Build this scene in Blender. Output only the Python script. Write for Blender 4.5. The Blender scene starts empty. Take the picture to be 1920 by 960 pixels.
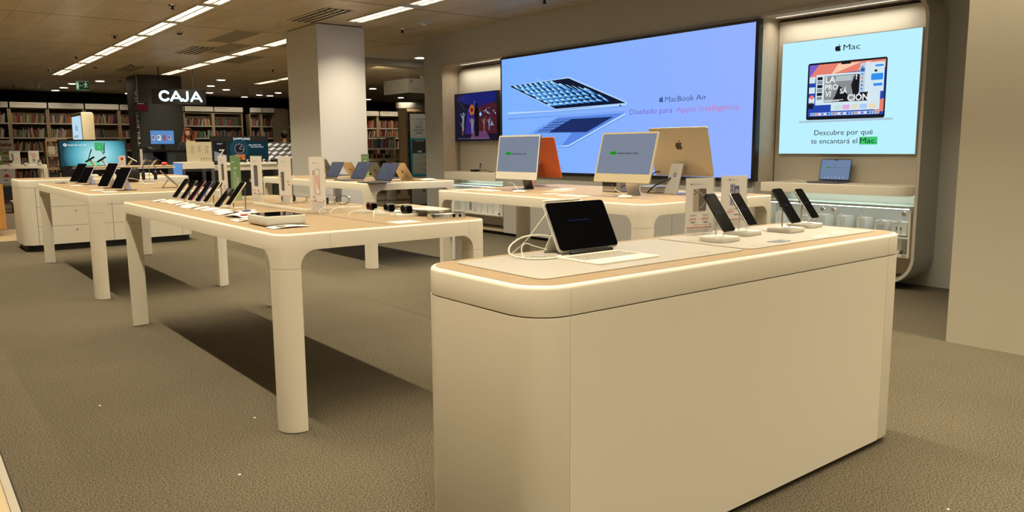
import bpy, bmesh, math, random
from mathutils import Matrix, Vector
random.seed(7)
SC = bpy.context.scene
COL = SC.collection
D = bpy.data
R = math.radians
PI = math.pi

# ------------------------------------------------------------------ camera
cam_d = D.cameras.new('camera'); cam = D.objects.new('camera', cam_d); COL.objects.link(cam)
cam_d.sensor_fit = 'HORIZONTAL'; cam_d.sensor_width = 36.0
cam_d.lens = 1458.6 * 36.0 / 1920.0
cam_d.clip_start = 0.05; cam_d.clip_end = 100
YAW, PITCH, ROLL = R(38.317), R(-8.008), R(-0.446)
fw = Vector((math.sin(YAW)*math.cos(PITCH), math.cos(YAW)*math.cos(PITCH), math.sin(PITCH)))
rt = Vector((math.cos(YAW), -math.sin(YAW), 0)); up = rt.cross(fw)
r2 = rt*math.cos(ROLL) + up*math.sin(ROLL); u2 = -rt*math.sin(ROLL) + up*math.cos(ROLL)
cam.matrix_world = Matrix(((r2.x, u2.x, -fw.x, 0), (r2.y, u2.y, -fw.y, 0), (r2.z, u2.z, -fw.z, 1.30), (0, 0, 0, 1)))
SC.camera = cam

# ------------------------------------------------------------------ world, exposure
w = D.worlds.new('world'); SC.world = w; w.use_nodes = True
w.node_tree.nodes['Background'].inputs[0].default_value = (1.0, 0.9, 0.75, 1)
w.node_tree.nodes['Background'].inputs[1].default_value = 0.05
SC.view_settings.view_transform = 'Standard'; SC.view_settings.look = 'None'
SC.view_settings.exposure = 0.0; SC.view_settings.gamma = 1.0; SC.view_settings.use_curve_mapping = False
SC.cycles.max_bounces = 7; SC.cycles.diffuse_bounces = 4; SC.cycles.glossy_bounces = 3
SC.cycles.transparent_max_bounces = 8; SC.cycles.sample_clamp_indirect = 4.0
SC.cycles.caustics_reflective = False; SC.cycles.caustics_refractive = False
LAMP_COL = (1.0, 0.86, 0.60)      # warm tubes of the ceiling rows
LAMP_E = 5.0
LAMP_W = 25.5     # watts per ceiling module
LAMP_SPREAD = 108
DOWN_E = 22.0
SPOT_COL = (1.0, 0.84, 0.58)

def spot(name, loc, target, power, size=60, blend=0.6, col=SPOT_COL, rad=0.04):
    l = D.lights.new(name, 'SPOT'); l.energy = power; l.color = col; l.spot_size = R(size); l.spot_blend = blend
    l.shadow_soft_size = rad
    o = D.objects.new(name, l); COL.objects.link(o); o.location = loc
    o.rotation_euler = (Vector(target) - Vector(loc)).to_track_quat('-Z', 'Y').to_euler()
    return o

# ------------------------------------------------------------------ materials
MATS = {}
def mat(name, col=(.8, .8, .8), rough=.5, metal=0.0, emis=None, es=1.0, alpha=None, coat=0, trans=0, ior=1.45, spec=None):
    m = D.materials.new(name); m.use_nodes = True
    b = m.node_tree.nodes['Principled BSDF']
    b.inputs['Base Color'].default_value = (*col, 1); b.inputs['Roughness'].default_value = rough
    b.inputs['Metallic'].default_value = metal; b.inputs['IOR'].default_value = ior
    if spec is not None: b.inputs['Specular IOR Level'].default_value = spec
    if coat: b.inputs['Coat Weight'].default_value = coat
    if trans: b.inputs['Transmission Weight'].default_value = trans
    if emis is not None:
        b.inputs['Emission Color'].default_value = (*emis, 1); b.inputs['Emission Strength'].default_value = es
    if alpha is not None: b.inputs['Alpha'].default_value = alpha
    MATS[name] = m
    return m
def nodes(m): return m.node_tree.nodes, m.node_tree.links, m.node_tree.nodes['Principled BSDF']
def noise_bump(m, scale, strength, dist=0.001, detail=3):
    n, l, b = nodes(m)
    tc = n.new('ShaderNodeTexCoord'); nz = n.new('ShaderNodeTexNoise'); bp = n.new('ShaderNodeBump')
    nz.inputs['Scale'].default_value = scale; nz.inputs['Detail'].default_value = detail
    bp.inputs['Strength'].default_value = strength; bp.inputs['Distance'].default_value = dist
    l.new(tc.outputs['Object'], nz.inputs['Vector']); l.new(nz.outputs['Fac'], bp.inputs['Height']); l.new(bp.outputs['Normal'], b.inputs['Normal'])
    return nz
def vary(m, c1, c2, scale, detail=4, stretch=(1, 1, 1), lo=.35, hi=.65):
    n, l, b = nodes(m)
    tc = n.new('ShaderNodeTexCoord'); mp = n.new('ShaderNodeMapping'); nz = n.new('ShaderNodeTexNoise'); cr = n.new('ShaderNodeValToRGB')
    mp.inputs['Scale'].default_value = stretch
    nz.inputs['Scale'].default_value = scale; nz.inputs['Detail'].default_value = detail
    cr.color_ramp.elements[0].color = (*c1, 1); cr.color_ramp.elements[0].position = lo
    cr.color_ramp.elements[1].color = (*c2, 1); cr.color_ramp.elements[1].position = hi
    l.new(tc.outputs['Object'], mp.inputs['Vector']); l.new(mp.outputs['Vector'], nz.inputs['Vector'])
    l.new(nz.outputs['Fac'], cr.inputs['Fac']); l.new(cr.outputs['Color'], b.inputs['Base Color'])
    return cr

W = mat('white_lacquer', (.84, .79, .69), .38); noise_bump(W, 900, .06, .0004)
WP = mat('white_wall_paint', (.52, .52, .50), .6); noise_bump(WP, 300, .08, .0006)
WPA = mat('alcove_panel', (.60, .57, .50), .5); noise_bump(WPA, 300, .06, .0006)
WPP = mat('pillar_paint', (.66, .62, .53), .6); noise_bump(WPP, 300, .08, .0006)
WPC = mat('column_paint', (.68, .68, .68), .6); noise_bump(WPC, 300, .08, .0006)
WD = mat('pale_wood', (.62, .46, .28), .45); vary(WD, (.335, .245, .145), (.40, .295, .185), 14, 5, (1, 12, 12))
WA = mat('alcove_wood', (.60, .50, .38), .5); vary(WA, (.48, .40, .30), (.58, .49, .38), 9, 5, (14, 14, 1))
WO = mat('orange_wood', (.62, .32, .09), .4); vary(WO, (.55, .27, .07), (.70, .38, .12), 10, 5, (1, 1, 14))
WS = mat('shelf_wood', (.30, .22, .13), .5); vary(WS, (.25, .18, .11), (.33, .25, .16), 8, 4, (10, 10, 1))
BK = mat('matt_black', (.012, .012, .012), .5)
BKS = mat('black_plastic', (.015, .015, .017), .25)
BLKW = mat('black_wall_paint', (.002, .002, .002), .95, spec=.05)
DKC = mat('charcoal_paint', (.035, .038, .036), .5); noise_bump(DKC, 200, .05)
GAP = mat('shadow_gap', (.02, .018, .015), .9)
BGL = mat('black_glass', (.003, .003, .004), .02, spec=.5, ior=1.07)
CH = mat('chrome', (.78, .78, .78), .12, 1)
AL = mat('silver_aluminium', (.72, .72, .72), .32, 1)
ALD = mat('dark_aluminium', (.16, .17, .2), .35, .8)
ALG = mat('gold_aluminium', (.62, .50, .33), .38, .75)
ALB = mat('beige_aluminium', (.58, .50, .38), .42, .35)
ORA = mat('orange_aluminium', (.60, .13, .045), .45, .2)
PNK = mat('pink_aluminium', (.62, .30, .25), .45, .2)
PUR = mat('pink_purple_aluminium', (.45, .14, .25), .3, .5)
BLU = mat('blue_aluminium', (.12, .16, .42), .3, .5)
CRM = mat('cream_aluminium', (.75, .68, .50), .35, .3)
SIL = mat('white_plastic', (.80, .78, .72), .35)
MATT = mat('counter_mat_leather', (.445, .42, .38), .42)
KEY = mat('keyboard_fabric', (.74, .70, .62), .6)
PAP = mat('paper', (.80, .76, .73), .65)
PAPW = mat('bright_paper', (.85, .82, .80), .6)
INK = mat('black_ink', (.03, .03, .03), .7)
GRY = mat('grey_ink', (.30, .29, .29), .7)
LGR = mat('light_grey_ink', (.55, .53, .52), .7)
RED = mat('red_ink', (.62, .05, .04), .6)
GRN = mat('green_card', (.10, .26, .05), .55)
GRNL = mat('light_green_card', (.30, .48, .10), .55)
CYN = mat('teal_card', (.02, .22, .32), .5)
ACR = mat('clear_acrylic', (.92, .95, .94), .06, alpha=.06)
GLS = mat('cabinet_glass', (.85, .95, .92), .03, alpha=.07)
CBL = mat('white_cable', (.80, .78, .70), .45)
CBK = mat('black_cable', (.02, .02, .02), .45)
REDP = mat('maroon_rubber', (.09, .02, .03), .6)
GREYW = mat('soffit_plaster', (.52, .50, .46), .7)
SIGNP = mat('sign_panel_grey', (.50, .50, .48), .5)
CANW = mat('book_header_panel', (.60, .57, .52), .6)
TILE = mat('beige_floor_tile', (.56, .45, .29), .35); vary(TILE, (.50, .40, .25), (.62, .50, .33), 3, 4)
DKF = mat('dark_wood_floor', (.20, .16, .11), .45); vary(DKF, (.15, .12, .09), (.24, .19, .13), 3, 5, (1, 10, 1))
SKIN = mat('skin', (.60, .33, .22), .55)
HAIR = mat('auburn_hair', (.16, .045, .02), .5)
HAIRB = mat('black_hair', (.01, .009, .008), .85, spec=.2)
CLO = mat('dark_clothing', (.012, .012, .015), .8)
NAVY = mat('blue_grey_desk_panel', (.05, .065, .09), .5)
RUB = mat('white_lamp_body', (.62, .60, .56), .5)
LED = mat('warm_tube_diffuser', (0, 0, 0), .5, emis=LAMP_COL, es=LAMP_E)
DWN = mat('downlight_disc', (0, 0, 0), .5, emis=(1, .9, .72), es=DOWN_E)
STRIP = mat('cool_led_strip', (0, 0, 0), .5, emis=(.86, 1.0, .95), es=7)
STRW = mat('alcove_led_strip', (0, 0, 0), .5, emis=(1, .93, .78), es=.9)
LOUV = mat('louvre_white', (.75, .72, .66), .35, .3)
WSD = mat('shelf_back_shaded', (.10, .07, .035), .7)  # back boards darkened for the light fall-off inside the shelves
SHELFM = mat('shelf_edge_metal', (.42, .39, .33), .4)
GBOX = mat('glass_edge_box', (.62, .70, .66), .3)

# screens (self lit)
def em(name, c, s=1.0): return mat(name, (0, 0, 0), .25, emis=c, es=s, spec=.2)
S_SKY = em('led_wall_blue', (.20, .43, 1.0), 1.0)
n, l, b = nodes(S_SKY)
tc = n.new('ShaderNodeTexCoord'); sp = n.new('ShaderNodeSeparateXYZ'); cr = n.new('ShaderNodeValToRGB')
mr = n.new('ShaderNodeMapRange'); mr.inputs['From Min'].default_value = 0; mr.inputs['From Max'].default_value = 4.2
l.new(tc.outputs['Object'], sp.inputs[0]); l.new(sp.outputs['X'], mr.inputs['Value']); l.new(mr.outputs[0], cr.inputs['Fac']); l.new(cr.outputs['Color'], b.inputs['Emission Color'])
cr.color_ramp.elements[0].color = (.19, .44, 1.0, 1); cr.color_ramp.elements[1].color = (.30, .44, 1.0, 1)
S_MAC = em('lightbox_cyan', (.50, .88, 1.0), 1.0)
S_IM = em('computer_idle_screen', (.19, .225, .30), 1.0); S_IM.node_tree.nodes['Principled BSDF'].inputs['Roughness'].default_value = .6
S_LAP = em('laptop_idle_screen', (.052, .066, .105), 1.0)
S_LAP2 = em('laptop_blue_screen', (.15, .22, .36), 1.0)
S_MON = em('till_screen_blue', (.10, .25, .55), 1.0)
S_BK = em('screen_black', (.002, .002, .004), 1.0)
S_W = em('screen_white', (.80, .84, .86), 1.0)
S_GR = em('screen_green', (.02, .35, .03), 1.0)
S_INK = em('screen_ink', (.01, .01, .015), 1.0)
S_DK = em('screen_slate', (.09, .12, .18), 1.0)
S_RED = em('display_dark_red', (.06, .003, .006), 1.0)
S_FB = em('screen_faint_blue', (.01, .02, .11), 1.0)
S_CY = em('teal_screen_cyan', (.10, .48, .56), 1.0)
n, l, b = nodes(S_CY)
tc = n.new('ShaderNodeTexCoord'); mp = n.new('ShaderNodeMapping'); gr = n.new('ShaderNodeTexGradient'); gr.gradient_type = 'SPHERICAL'; cr = n.new('ShaderNodeValToRGB')
mp.inputs['Location'].default_value = (-.55*1.9, 0, -1.2*2.2); mp.inputs['Scale'].default_value = (1.9, 1, 2.2)
l.new(tc.outputs['Object'], mp.inputs[0]); l.new(mp.outputs[0], gr.inputs[0]); l.new(gr.outputs['Fac'], cr.inputs['Fac']); l.new(cr.outputs['Color'], b.inputs['Emission Color'])
cr.color_ramp.elements[0].color = (.008, .05, .07, 1); cr.color_ramp.elements[1].color = (.55, .92, .95, 1)
e = cr.color_ramp.elements.new(.35); e.color = (.10, .42, .52, 1)
CAJ = em('caja_letters', (.75, 1.0, 1.0), 1.3)
EXG = em('exit_green', (.004, .022, .012), 1.0)
EXW = em('exit_figure', (.35, .5, .3), 1.0)

# carpet: fine speckle
CAR = mat('grey_brown_carpet', (.2, .17, .12), .95, spec=.15)
n, l, b = nodes(CAR)
tc = n.new('ShaderNodeTexCoord'); n1 = n.new('ShaderNodeTexNoise'); n2 = n.new('ShaderNodeTexNoise'); c1 = n.new('ShaderNodeValToRGB'); mx = n.new('ShaderNodeMix'); mx.data_type = 'RGBA'; mx.blend_type = 'MULTIPLY'
n1.inputs['Scale'].default_value = 150; n1.inputs['Detail'].default_value = 4; n1.inputs['Roughness'].default_value = .75
n2.inputs['Scale'].default_value = 1.1; n2.inputs['Detail'].default_value = 3
c1.color_ramp.elements[0].position = .38; c1.color_ramp.elements[0].color = (.022, .019, .012, 1)
c1.color_ramp.elements[1].position = .64; c1.color_ramp.elements[1].color = (.225, .193, .137, 1)
c2 = n.new('ShaderNodeValToRGB'); c2.color_ramp.elements[0].color = (.86, .85, .84, 1); c2.color_ramp.elements[0].position = .3; c2.color_ramp.elements[1].color = (1, 1, 1, 1); c2.color_ramp.elements[1].position = .7
l.new(tc.outputs['Object'], n1.inputs['Vector']); l.new(tc.outputs['Object'], n2.inputs['Vector']); l.new(n1.outputs['Fac'], c1.inputs['Fac']); l.new(n2.outputs['Fac'], c2.inputs['Fac'])
mx.inputs['Factor'].default_value = 1
l.new(c1.outputs['Color'], mx.inputs['A']); l.new(c2.outputs['Color'], mx.inputs['B']); l.new(mx.outputs['Result'], b.inputs['Base Color'])
bp = n.new('ShaderNodeBump'); bp.inputs['Strength'].default_value = .3; bp.inputs['Distance'].default_value = .0015
l.new(n1.outputs['Fac'], bp.inputs['Height']); l.new(bp.outputs['Normal'], b.inputs['Normal'])

# ceiling: satin metal panels 0.41 x 1.55 m with dark joints
CEI = mat('satin_metal_ceiling', (.40, .33, .22), .36, .30)
n, l, b = nodes(CEI)
tc = n.new('ShaderNodeTexCoord'); sp = n.new('ShaderNodeSeparateXYZ'); l.new(tc.outputs['Object'], sp.inputs[0])
def joint(sock, period, off, width):
    a = n.new('ShaderNodeMath'); a.operation = 'ADD'; a.inputs[1].default_value = off; l.new(sock, a.inputs[0])
    p = n.new('ShaderNodeMath'); p.operation = 'PINGPONG'; p.inputs[1].default_value = period/2; l.new(a.outputs[0], p.inputs[0])
    c = n.new('ShaderNodeMath'); c.operation = 'LESS_THAN'; c.inputs[1].default_value = width/2; l.new(p.outputs[0], c.inputs[0])
    return c.outputs[0]
jx0 = joint(sp.outputs['X'], .41, 100*.41-1.39, .009)
hm = n.new('ShaderNodeMath'); hm.operation = 'MULTIPLY'; hm.inputs[1].default_value = .45; l.new(jx0, hm.inputs[0]); jx = hm.outputs[0]; jy = joint(sp.outputs['Y'], 3.1, 62-12.0, .035); jz = joint(sp.outputs['Y'], 1.55, 62-12.0, .012)
m1 = n.new('ShaderNodeMath'); m1.operation = 'MAXIMUM'; l.new(jx, m1.inputs[0]); l.new(jy, m1.inputs[1])
m2 = n.new('ShaderNodeMath'); m2.operation = 'MAXIMUM'; l.new(m1.outputs[0], m2.inputs[0]); l.new(jz, m2.inputs[1])
nz = n.new('ShaderNodeTexNoise'); nz.inputs['Scale'].default_value = 1.3; mpp = n.new('ShaderNodeMapping'); mpp.inputs['Scale'].default_value = (2.4, .6, 1)
l.new(tc.outputs['Object'], mpp.inputs[0]); l.new(mpp.outputs[0], nz.inputs['Vector'])
cr = n.new('ShaderNodeValToRGB'); cr.color_ramp.elements[0].color = (.58, .48, .31, 1); cr.color_ramp.elements[0].position = .35; cr.color_ramp.elements[1].color = (.70, .59, .40, 1); cr.color_ramp.elements[1].position = .65
l.new(nz.outputs['Fac'], cr.inputs['Fac'])
mx = n.new('ShaderNodeMix'); mx.data_type = 'RGBA'; mx.inputs['B'].default_value = (.07, .055, .035, 1)
l.new(m2.outputs[0], mx.inputs['Factor']); l.new(cr.outputs['Color'], mx.inputs['A']); l.new(mx.outputs['Result'], b.inputs['Base Color'])

# ------------------------------------------------------------------ mesh builder
def circ(cx, cy, r, n=24, a0=0, a1=2*PI):
    full = abs(a1-a0-2*PI) < 1e-6
    k = n if full else n+1
    return [(cx+r*math.cos(a0+(a1-a0)*i/n), cy+r*math.sin(a0+(a1-a0)*i/n)) for i in range(k)]
def rr(x0, x1, y0, y1, r, n=6):
    p = []
    rs = r if isinstance(r, (tuple, list)) else (r,)*4
    for (cx, cy, q, k) in ((x0, y0, 2, 0), (x1, y0, 3, 1), (x1, y1, 0, 2), (x0, y1, 1, 3)):
        rad = rs[k]
        if rad < 1e-5: p.append((cx, cy)); continue
        ox = cx + rad if cx == x0 else cx - rad
        oy = cy + rad if cy == y0 else cy - rad
        p += [(ox+rad*math.cos(PI/2*(q+i/n)), oy+rad*math.sin(PI/2*(q+i/n))) for i in range(n+1)]
    return p
def inset(poly, d):
    out = []; N = len(poly)
    for i in range(N):
        p0, p1, p2 = Vector(poly[i-1]), Vector(poly[i]), Vector(poly[(i+1) % N])
        a = (p1-p0); b_ = (p2-p1)
        if a.length < 1e-9: a = b_
        if b_.length < 1e-9: b_ = a
        a.normalize(); b_.normalize()
        n1 = Vector((-a.y, a.x)); n2 = Vector((-b_.y, b_.x)); m_ = n1+n2
        if m_.length < 1e-6: m_ = n1
        m_.normalize(); k = max(.5, m_.dot(n1))
        out.append((p1.x+m_.x*d/k, p1.y+m_.y*d/k))
    return out
class MB:
    def __init__(s, m=None):
        s.v = []; s.f = []; s.mi = []; s.mats = []; s.M = Matrix(); s.cur = 0
        if m: s.mat(m)
    def mat(s, m):
        if m not in s.mats: s.mats.append(m)
        s.cur = s.mats.index(m); return s
    def add(s, vs, fs):
        o = len(s.v); s.v += [tuple(s.M @ Vector(p)) for p in vs]
        for f in fs: s.f.append([i+o for i in f]); s.mi.append(s.cur)
        return s
    def box(s, x0, x1, y0, y1, z0, z1):
        return s.add([(x0, y0, z0), (x1, y0, z0), (x1, y1, z0), (x0, y1, z0), (x0, y0, z1), (x1, y0, z1), (x1, y1, z1), (x0, y1, z1)],
                     [(0, 3, 2, 1), (4, 5, 6, 7), (0, 1, 5, 4), (1, 2, 6, 5), (2, 3, 7, 6), (3, 0, 4, 7)])
    def slab(s, poly, z0, z1, bt=0, bb=0, axis='z', nb=3):
        """extrude a counter-clockwise polygon; bt / bb are rounded edges at the far and near end"""
        rings = []
        if bb:
            for i in range(nb): a = PI/2*i/nb; rings.append((z0+bb*(1-math.sin(a)) if False else z0+bb*(1-math.cos(PI/2*i/nb)) , bb*(1-math.sin(PI/2*i/nb))))
            rings.append((z0+bb, 0))
        else: rings.append((z0, 0))
        if bt:
            rings.append((z1-bt, 0))
            for i in range(1, nb+1): rings.append((z1-bt+bt*math.sin(PI/2*i/nb), bt*(1-math.cos(PI/2*i/nb))))
        else: rings.append((z1, 0))
        N = len(poly); vs = []; fs = []
        for (z, d) in rings:
            pp = inset(poly, d) if d > 1e-7 else poly
            for (a, b_) in pp:
                vs.append((a, b_, z) if axis == 'z' else ((a, -z, b_) if axis == 'y' else (z, a, b_)))
        for k in range(len(rings)-1):
            for i in range(N):
                j = (i+1) % N
                fs.append((k*N+i, k*N+j, (k+1)*N+j, (k+1)*N+i))
        fs.append(tuple(reversed(range(N)))); fs.append(tuple((len(rings)-1)*N+i for i in range(N)))
        return s.add(vs, fs)
    def cyl(s, p0, p1, r0, r1=None, n=16):
        r1 = r0 if r1 is None else r1
        p0, p1 = Vector(p0), Vector(p1); d = (p1-p0).normalized()
        a = d.orthogonal().normalized(); b_ = d.cross(a)
        vs = []
        for p, r in ((p0, r0), (p1, r1)):
            for i in range(n):
                t = 2*PI*i/n; vs.append(tuple(p+(a*math.cos(t)+b_*math.sin(t))*r))
        fs = [(i, (i+1) % n, n+(i+1) % n, n+i) for i in range(n)]+[tuple(reversed(range(n))), tuple(range(n, 2*n))]
        return s.add(vs, fs)
    def tube(s, pts, r, n=8, sub=6):
        P = [Vector(p) for p in pts]
        if sub > 1 and len(P) > 2:
            Q = []
            for i in range(len(P)-1):
                a, b_, c, d = P[max(i-1, 0)], P[i], P[i+1], P[min(i+2, len(P)-1)]
                for k in range(sub):
                    t = k/sub
                    Q.append(.5*((2*b_)+(c-a)*t+(2*a-5*b_+4*c-d)*t*t+(3*b_-a-3*c+d)*t**3))
            Q.append(P[-1]); P = Q
        vs = []; fs = []; ref = None; N = len(P)
        rs = r if isinstance(r, (list, tuple)) else None
        for i, p in enumerate(P):
            d = (P[min(i+1, N-1)]-P[max(i-1, 0)]).normalized()
            if ref is None: ref = d.orthogonal().normalized()
            a = (ref-d*ref.dot(d))
            a = a.normalized() if a.length > 1e-6 else d.orthogonal().normalized()
            ref = a; b_ = d.cross(a)
            rad = r if rs is None else rs[0]+(rs[1]-rs[0])*i/(N-1)
            for k in range(n):
                t = 2*PI*k/n; vs.append(tuple(p+(a*math.cos(t)+b_*math.sin(t))*rad))
        for i in range(N-1):
            for k in range(n): fs.append((i*n+k, i*n+(k+1) % n, (i+1)*n+(k+1) % n, (i+1)*n+k))
        fs.append(tuple(reversed(range(n)))); fs.append(tuple((N-1)*n+k for k in range(n)))
        return s.add(vs, fs)
    def ball(s, c, r, n=12, m=8):
        r = r if isinstance(r, (tuple, list)) else (r, r, r)
        vs = [(c[0], c[1], c[2]-r[2])]; fs = []
        for j in range(1, m):
            t = -PI/2+PI*j/m
            for i in range(n): a = 2*PI*i/n; vs.append((c[0]+r[0]*math.cos(t)*math.cos(a), c[1]+r[1]*math.cos(t)*math.sin(a), c[2]+r[2]*math.sin(t)))
        vs.append((c[0], c[1], c[2]+r[2])); L = len(vs)-1
        for i in range(n): fs.append((0, 1+(i+1) % n, 1+i)); fs.append((L, 1+(m-2)*n+i, 1+(m-2)*n+(i+1) % n))
        for j in range(m-2):
            for i in range(n): fs.append((1+j*n+i, 1+j*n+(i+1) % n, 1+(j+1)*n+(i+1) % n, 1+(j+1)*n+i))
        return s.add(vs, fs)
    # --- flat graphics: lie in the local x-z plane, facing -y; each layer a little nearer
    def g(s, poly, k, m):
        s.mat(m); return s.add([(a, -k, b_) for a, b_ in poly], [tuple(range(len(poly)))])
    def gr(s, u0, u1, v0, v1, k, m, r=0):
        return s.g(rr(u0, u1, v0, v1, r) if r else [(u0, v0), (u1, v0), (u1, v1), (u0, v1)], k, m)
    def text(s, t, u, v, h, k, m, align='LEFT', bold=0, sx=1.0, shear=0, sp=1.0, rot=0, fit=None):
        c = D.curves.new('t', 'FONT'); c.body = t; c.size = 1; c.align_x = align; c.resolution_u = 3
        c.offset = bold; c.shear = shear; c.space_character = sp; c.space_line = .9
        o = D.objects.new('t', c); me = D.meshes.new_from_object(o)
        s.mat(m); hh = h/.70
        if fit and len(me.vertices):
            xs = [q.co.x for q in me.vertices]; sx = fit/((max(xs)-min(xs))*hh); u -= (min(xs)*hh*sx if align == 'LEFT' else 0)
        ca, sa = math.cos(rot), math.sin(rot)
        vs = []
        for q in me.vertices:
            a = q.co.x*hh*sx; b_ = q.co.y*hh
            vs.append((u+a*ca-b_*sa, -k, v+a*sa+b_*ca))
        s.add(vs, [tuple(p.vertices) for p in me.polygons])
        D.objects.remove(o); D.meshes.remove(me); D.curves.remove(c)
        return s
    def lines(s, u0, u1, v, n_, dv, h, k, m, seed=0):
        rnd = random.Random(seed)
        for i in range(n_):
            e_ = u1-(u1-u0)*rnd.uniform(0, .25) if i else u1
            s.gr(u0, e_, v-i*dv, v-i*dv+h, k, m)
        return s
    def apple(s, u, v, h, k, m, sx=1):
        # plain fruit emblem with a bite and a leaf
        pts = [(.50, .70), (.57, .715), (.66, .745), (.76, .745), (.86, .70), (.92, .635), (.85, .57), (.80, .48), (.81, .38), (.86, .29), (.94, .24),
               (.90, .14), (.83, .04), (.74, -.02), (.66, -.01), (.57, .03), (.50, .035), (.43, .03), (.34, -.01), (.26, -.02), (.17, .05),
               (.08, .18), (.03, .34), (.03, .50), (.09, .64), (.20, .73), (.33, .745), (.43, .715)]
        f = h
        s.g([(u+(p[0]-.5)*f*.98*sx, v+p[1]*f) for p in reversed(pts)], k, m)
        lf = [(.50, .78), (.57, .79), (.64, .84), (.68, .91), (.68, .99), (.61, .97), (.54, .92), (.50, .85)]
        s.g([(u+(p[0]-.5)*f*sx, v+p[1]*f) for p in lf], k, m)
        return s
    def build(s, name, parent=None, mat=None, smooth=True):
        me = D.meshes.new(name); me.from_pydata(s.v, [], s.f)
        for m in s.mats: me.materials.append(m)
        for p, i in zip(me.polygons, s.mi): p.material_index = i
        if smooth:
            me.shade_smooth(); me.set_sharp_from_angle(angle=R(32))
        me.update()
        o = D.objects.new(name, me); COL.objects.link(o)
        if parent: o.parent = parent
        return o
def tag(o, label=None, cat=None, group=None, kind=None):
    if label: o['label'] = label
    if cat: o['category'] = cat
    if group: o['group'] = group
    if kind: o['kind'] = kind
    return o
def empty(name, loc=(0, 0, 0), rz=0, label=None, cat=None, group=None):
    o = D.objects.new(name, None); COL.objects.link(o); o.empty_display_size = .05
    o.location = loc; o.rotation_euler = (0, 0, rz); return tag(o, label, cat, group)
def struct(o): o['kind'] = 'structure'; return o
def copy_tree(o, parent=None):
    c = o.copy(); COL.objects.link(c)
    if parent: c.parent = parent
    for ch in list(o.children): copy_tree(ch, c)
    return c
def T(x=0, y=0, z=0): return Matrix.Translation((x, y, z))
def RX(a): return Matrix.Rotation(a, 4, 'X')
def RY(a): return Matrix.Rotation(a, 4, 'Y')
def RZ(a): return Matrix.Rotation(a, 4, 'Z')
FX = -PI/2       # faces -X (towards the left side of the shop)
ORD = ['first', 'second', 'third', 'fourth', 'fifth', 'sixth', 'seventh', 'eighth', 'ninth', 'tenth', 'eleventh', 'twelfth', 'thirteenth', 'fourteenth', 'fifteenth',
       'sixteenth', 'seventeenth', 'eighteenth', 'nineteenth', 'twentieth', 'twenty-first', 'twenty-second', 'twenty-third', 'twenty-fourth', 'twenty-fifth', 'twenty-sixth',
       'twenty-seventh', 'twenty-eighth', 'twenty-ninth', 'thirtieth', 'thirty-first', 'thirty-second', 'thirty-third', 'thirty-fourth', 'thirty-fifth', 'thirty-sixth', 'thirty-seventh', 'thirty-eighth', 'thirty-ninth', 'fortieth']
TT = .922        # table top height
CZ = 3.067       # ceiling height

# ================================================================== THE SETTING
struct(MB(CAR).box(.25, 7.36, -14, 13.3, -.05, 0).build('floor'))
struct(MB(TILE).box(-6, .222, -14, 13.3, -.05, 0).build('floor'))
struct(MB(TILE).box(-6, 16, 13.3, 15.25, -.05, 0).build('floor'))
struct(MB(TILE).box(7.8, 16, 11.2, 13.3, -.05, 0).build('floor'))
struct(MB(DKF).box(-6, 16, 15.25, 28, -.05, 0).build('floor'))
t_ = MB(SHELFM).box(.222, .25, -14, 13.3, -.03, .006); t_.mat(GAP).box(.248, .256, -14, 13.3, -.01, .003)
struct(t_.build('trim_1'))
struct(MB(CEI).box(-6, 7.36, -14, 28, CZ, CZ+.1).build('ceiling'))
struct(MB(CEI).box(7.36, 16, 14.5, 28, CZ, CZ+.1).build('ceiling'))
struct(MB(GREYW).box(7.36, 16, 11.15, 14.5, CZ, CZ+.1).build('ceiling'))
struct(MB(GREYW).box(7.2, 16, 14.15, 14.5, 2.95, CZ).build('trim_2'))
struct(MB(BLKW).box(-6, 16, 27.65, 27.8, 0, CZ).build('wall_far'))
struct(MB(WP).box(-6.1, -6, -14, 28, 0, CZ).build('wall_left'))
struct(MB(WP).box(-6, 7.8, -14.1, -14, 0, CZ).build('wall_back'))
struct(MB(WP).box(16, 16.1, 11, 28, 0, CZ).build('wall_right'))
struct(MB(WP).box(7.36, 7.8, -14, 11.15, 0, CZ).build('wall_right'))
# front skin of the display wall with the rounded opening of the left alcove
arc = [(10.47+.15*math.cos(a), 2.43+.15*math.sin(a)) for a in [PI/2*(1-i/6) for i in range(7)]]
poly = [(11.15, 0), (11.15, CZ), (3.13, CZ), (3.13, 2.59), (9.03, 2.59)] + [(y, z+.01) for y, z in arc] + [(10.62, 0)]
struct(MB(WP).slab(poly, 7.0, 7.36, axis='x').build('wall_right', smooth=False))
t_ = MB(WP); 
for a, b_ in ((4.80, 5.86), (5.865, 6.92), (6.925, 7.98), (7.985, 9.03)): t_.box(6.985, 7.36, a, b_, .045, .915)
struct(t_.build('wall_right'))
struct(MB(WP).box(7.005, 7.36, 4.80, 9.03, .90, 2.60).build('wall_right'))
struct(MB(BK).box(7.06, 7.36, 3.42, 11.15, 0, .05).build('trim_3'))
def ringx(mb, outer, inner, x0, x1):
    N = len(outer); vs = [(x0, *p) for p in outer]+[(x0, *p) for p in inner]+[(x1, *p) for p in outer]+[(x1, *p) for p in inner]; fs = []
    for i in range(N):
        j = (i+1) % N
        fs += [(i, N+i, N+j, j), (2*N+i, 2*N+j, 3*N+j, 3*N+i), (i, j, 2*N+j, 2*N+i), (N+i, 3*N+i, 3*N+j, N+j)]
    return mb.add(vs, fs)
rad = (.24, 0, 0, .24)   # corners: (y0,z0) (y1,z0) (y1,z1) (y0,z1)
t_ = MB(WP); ringx(t_, rr(3.12, 4.80, .05, 2.60, rad, 10), rr(3.138, 4.782, .068, 2.582, (.225, 0, 0, .225), 10), 6.97, 7.36)
o = struct(t_.build('trim_4'))
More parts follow.
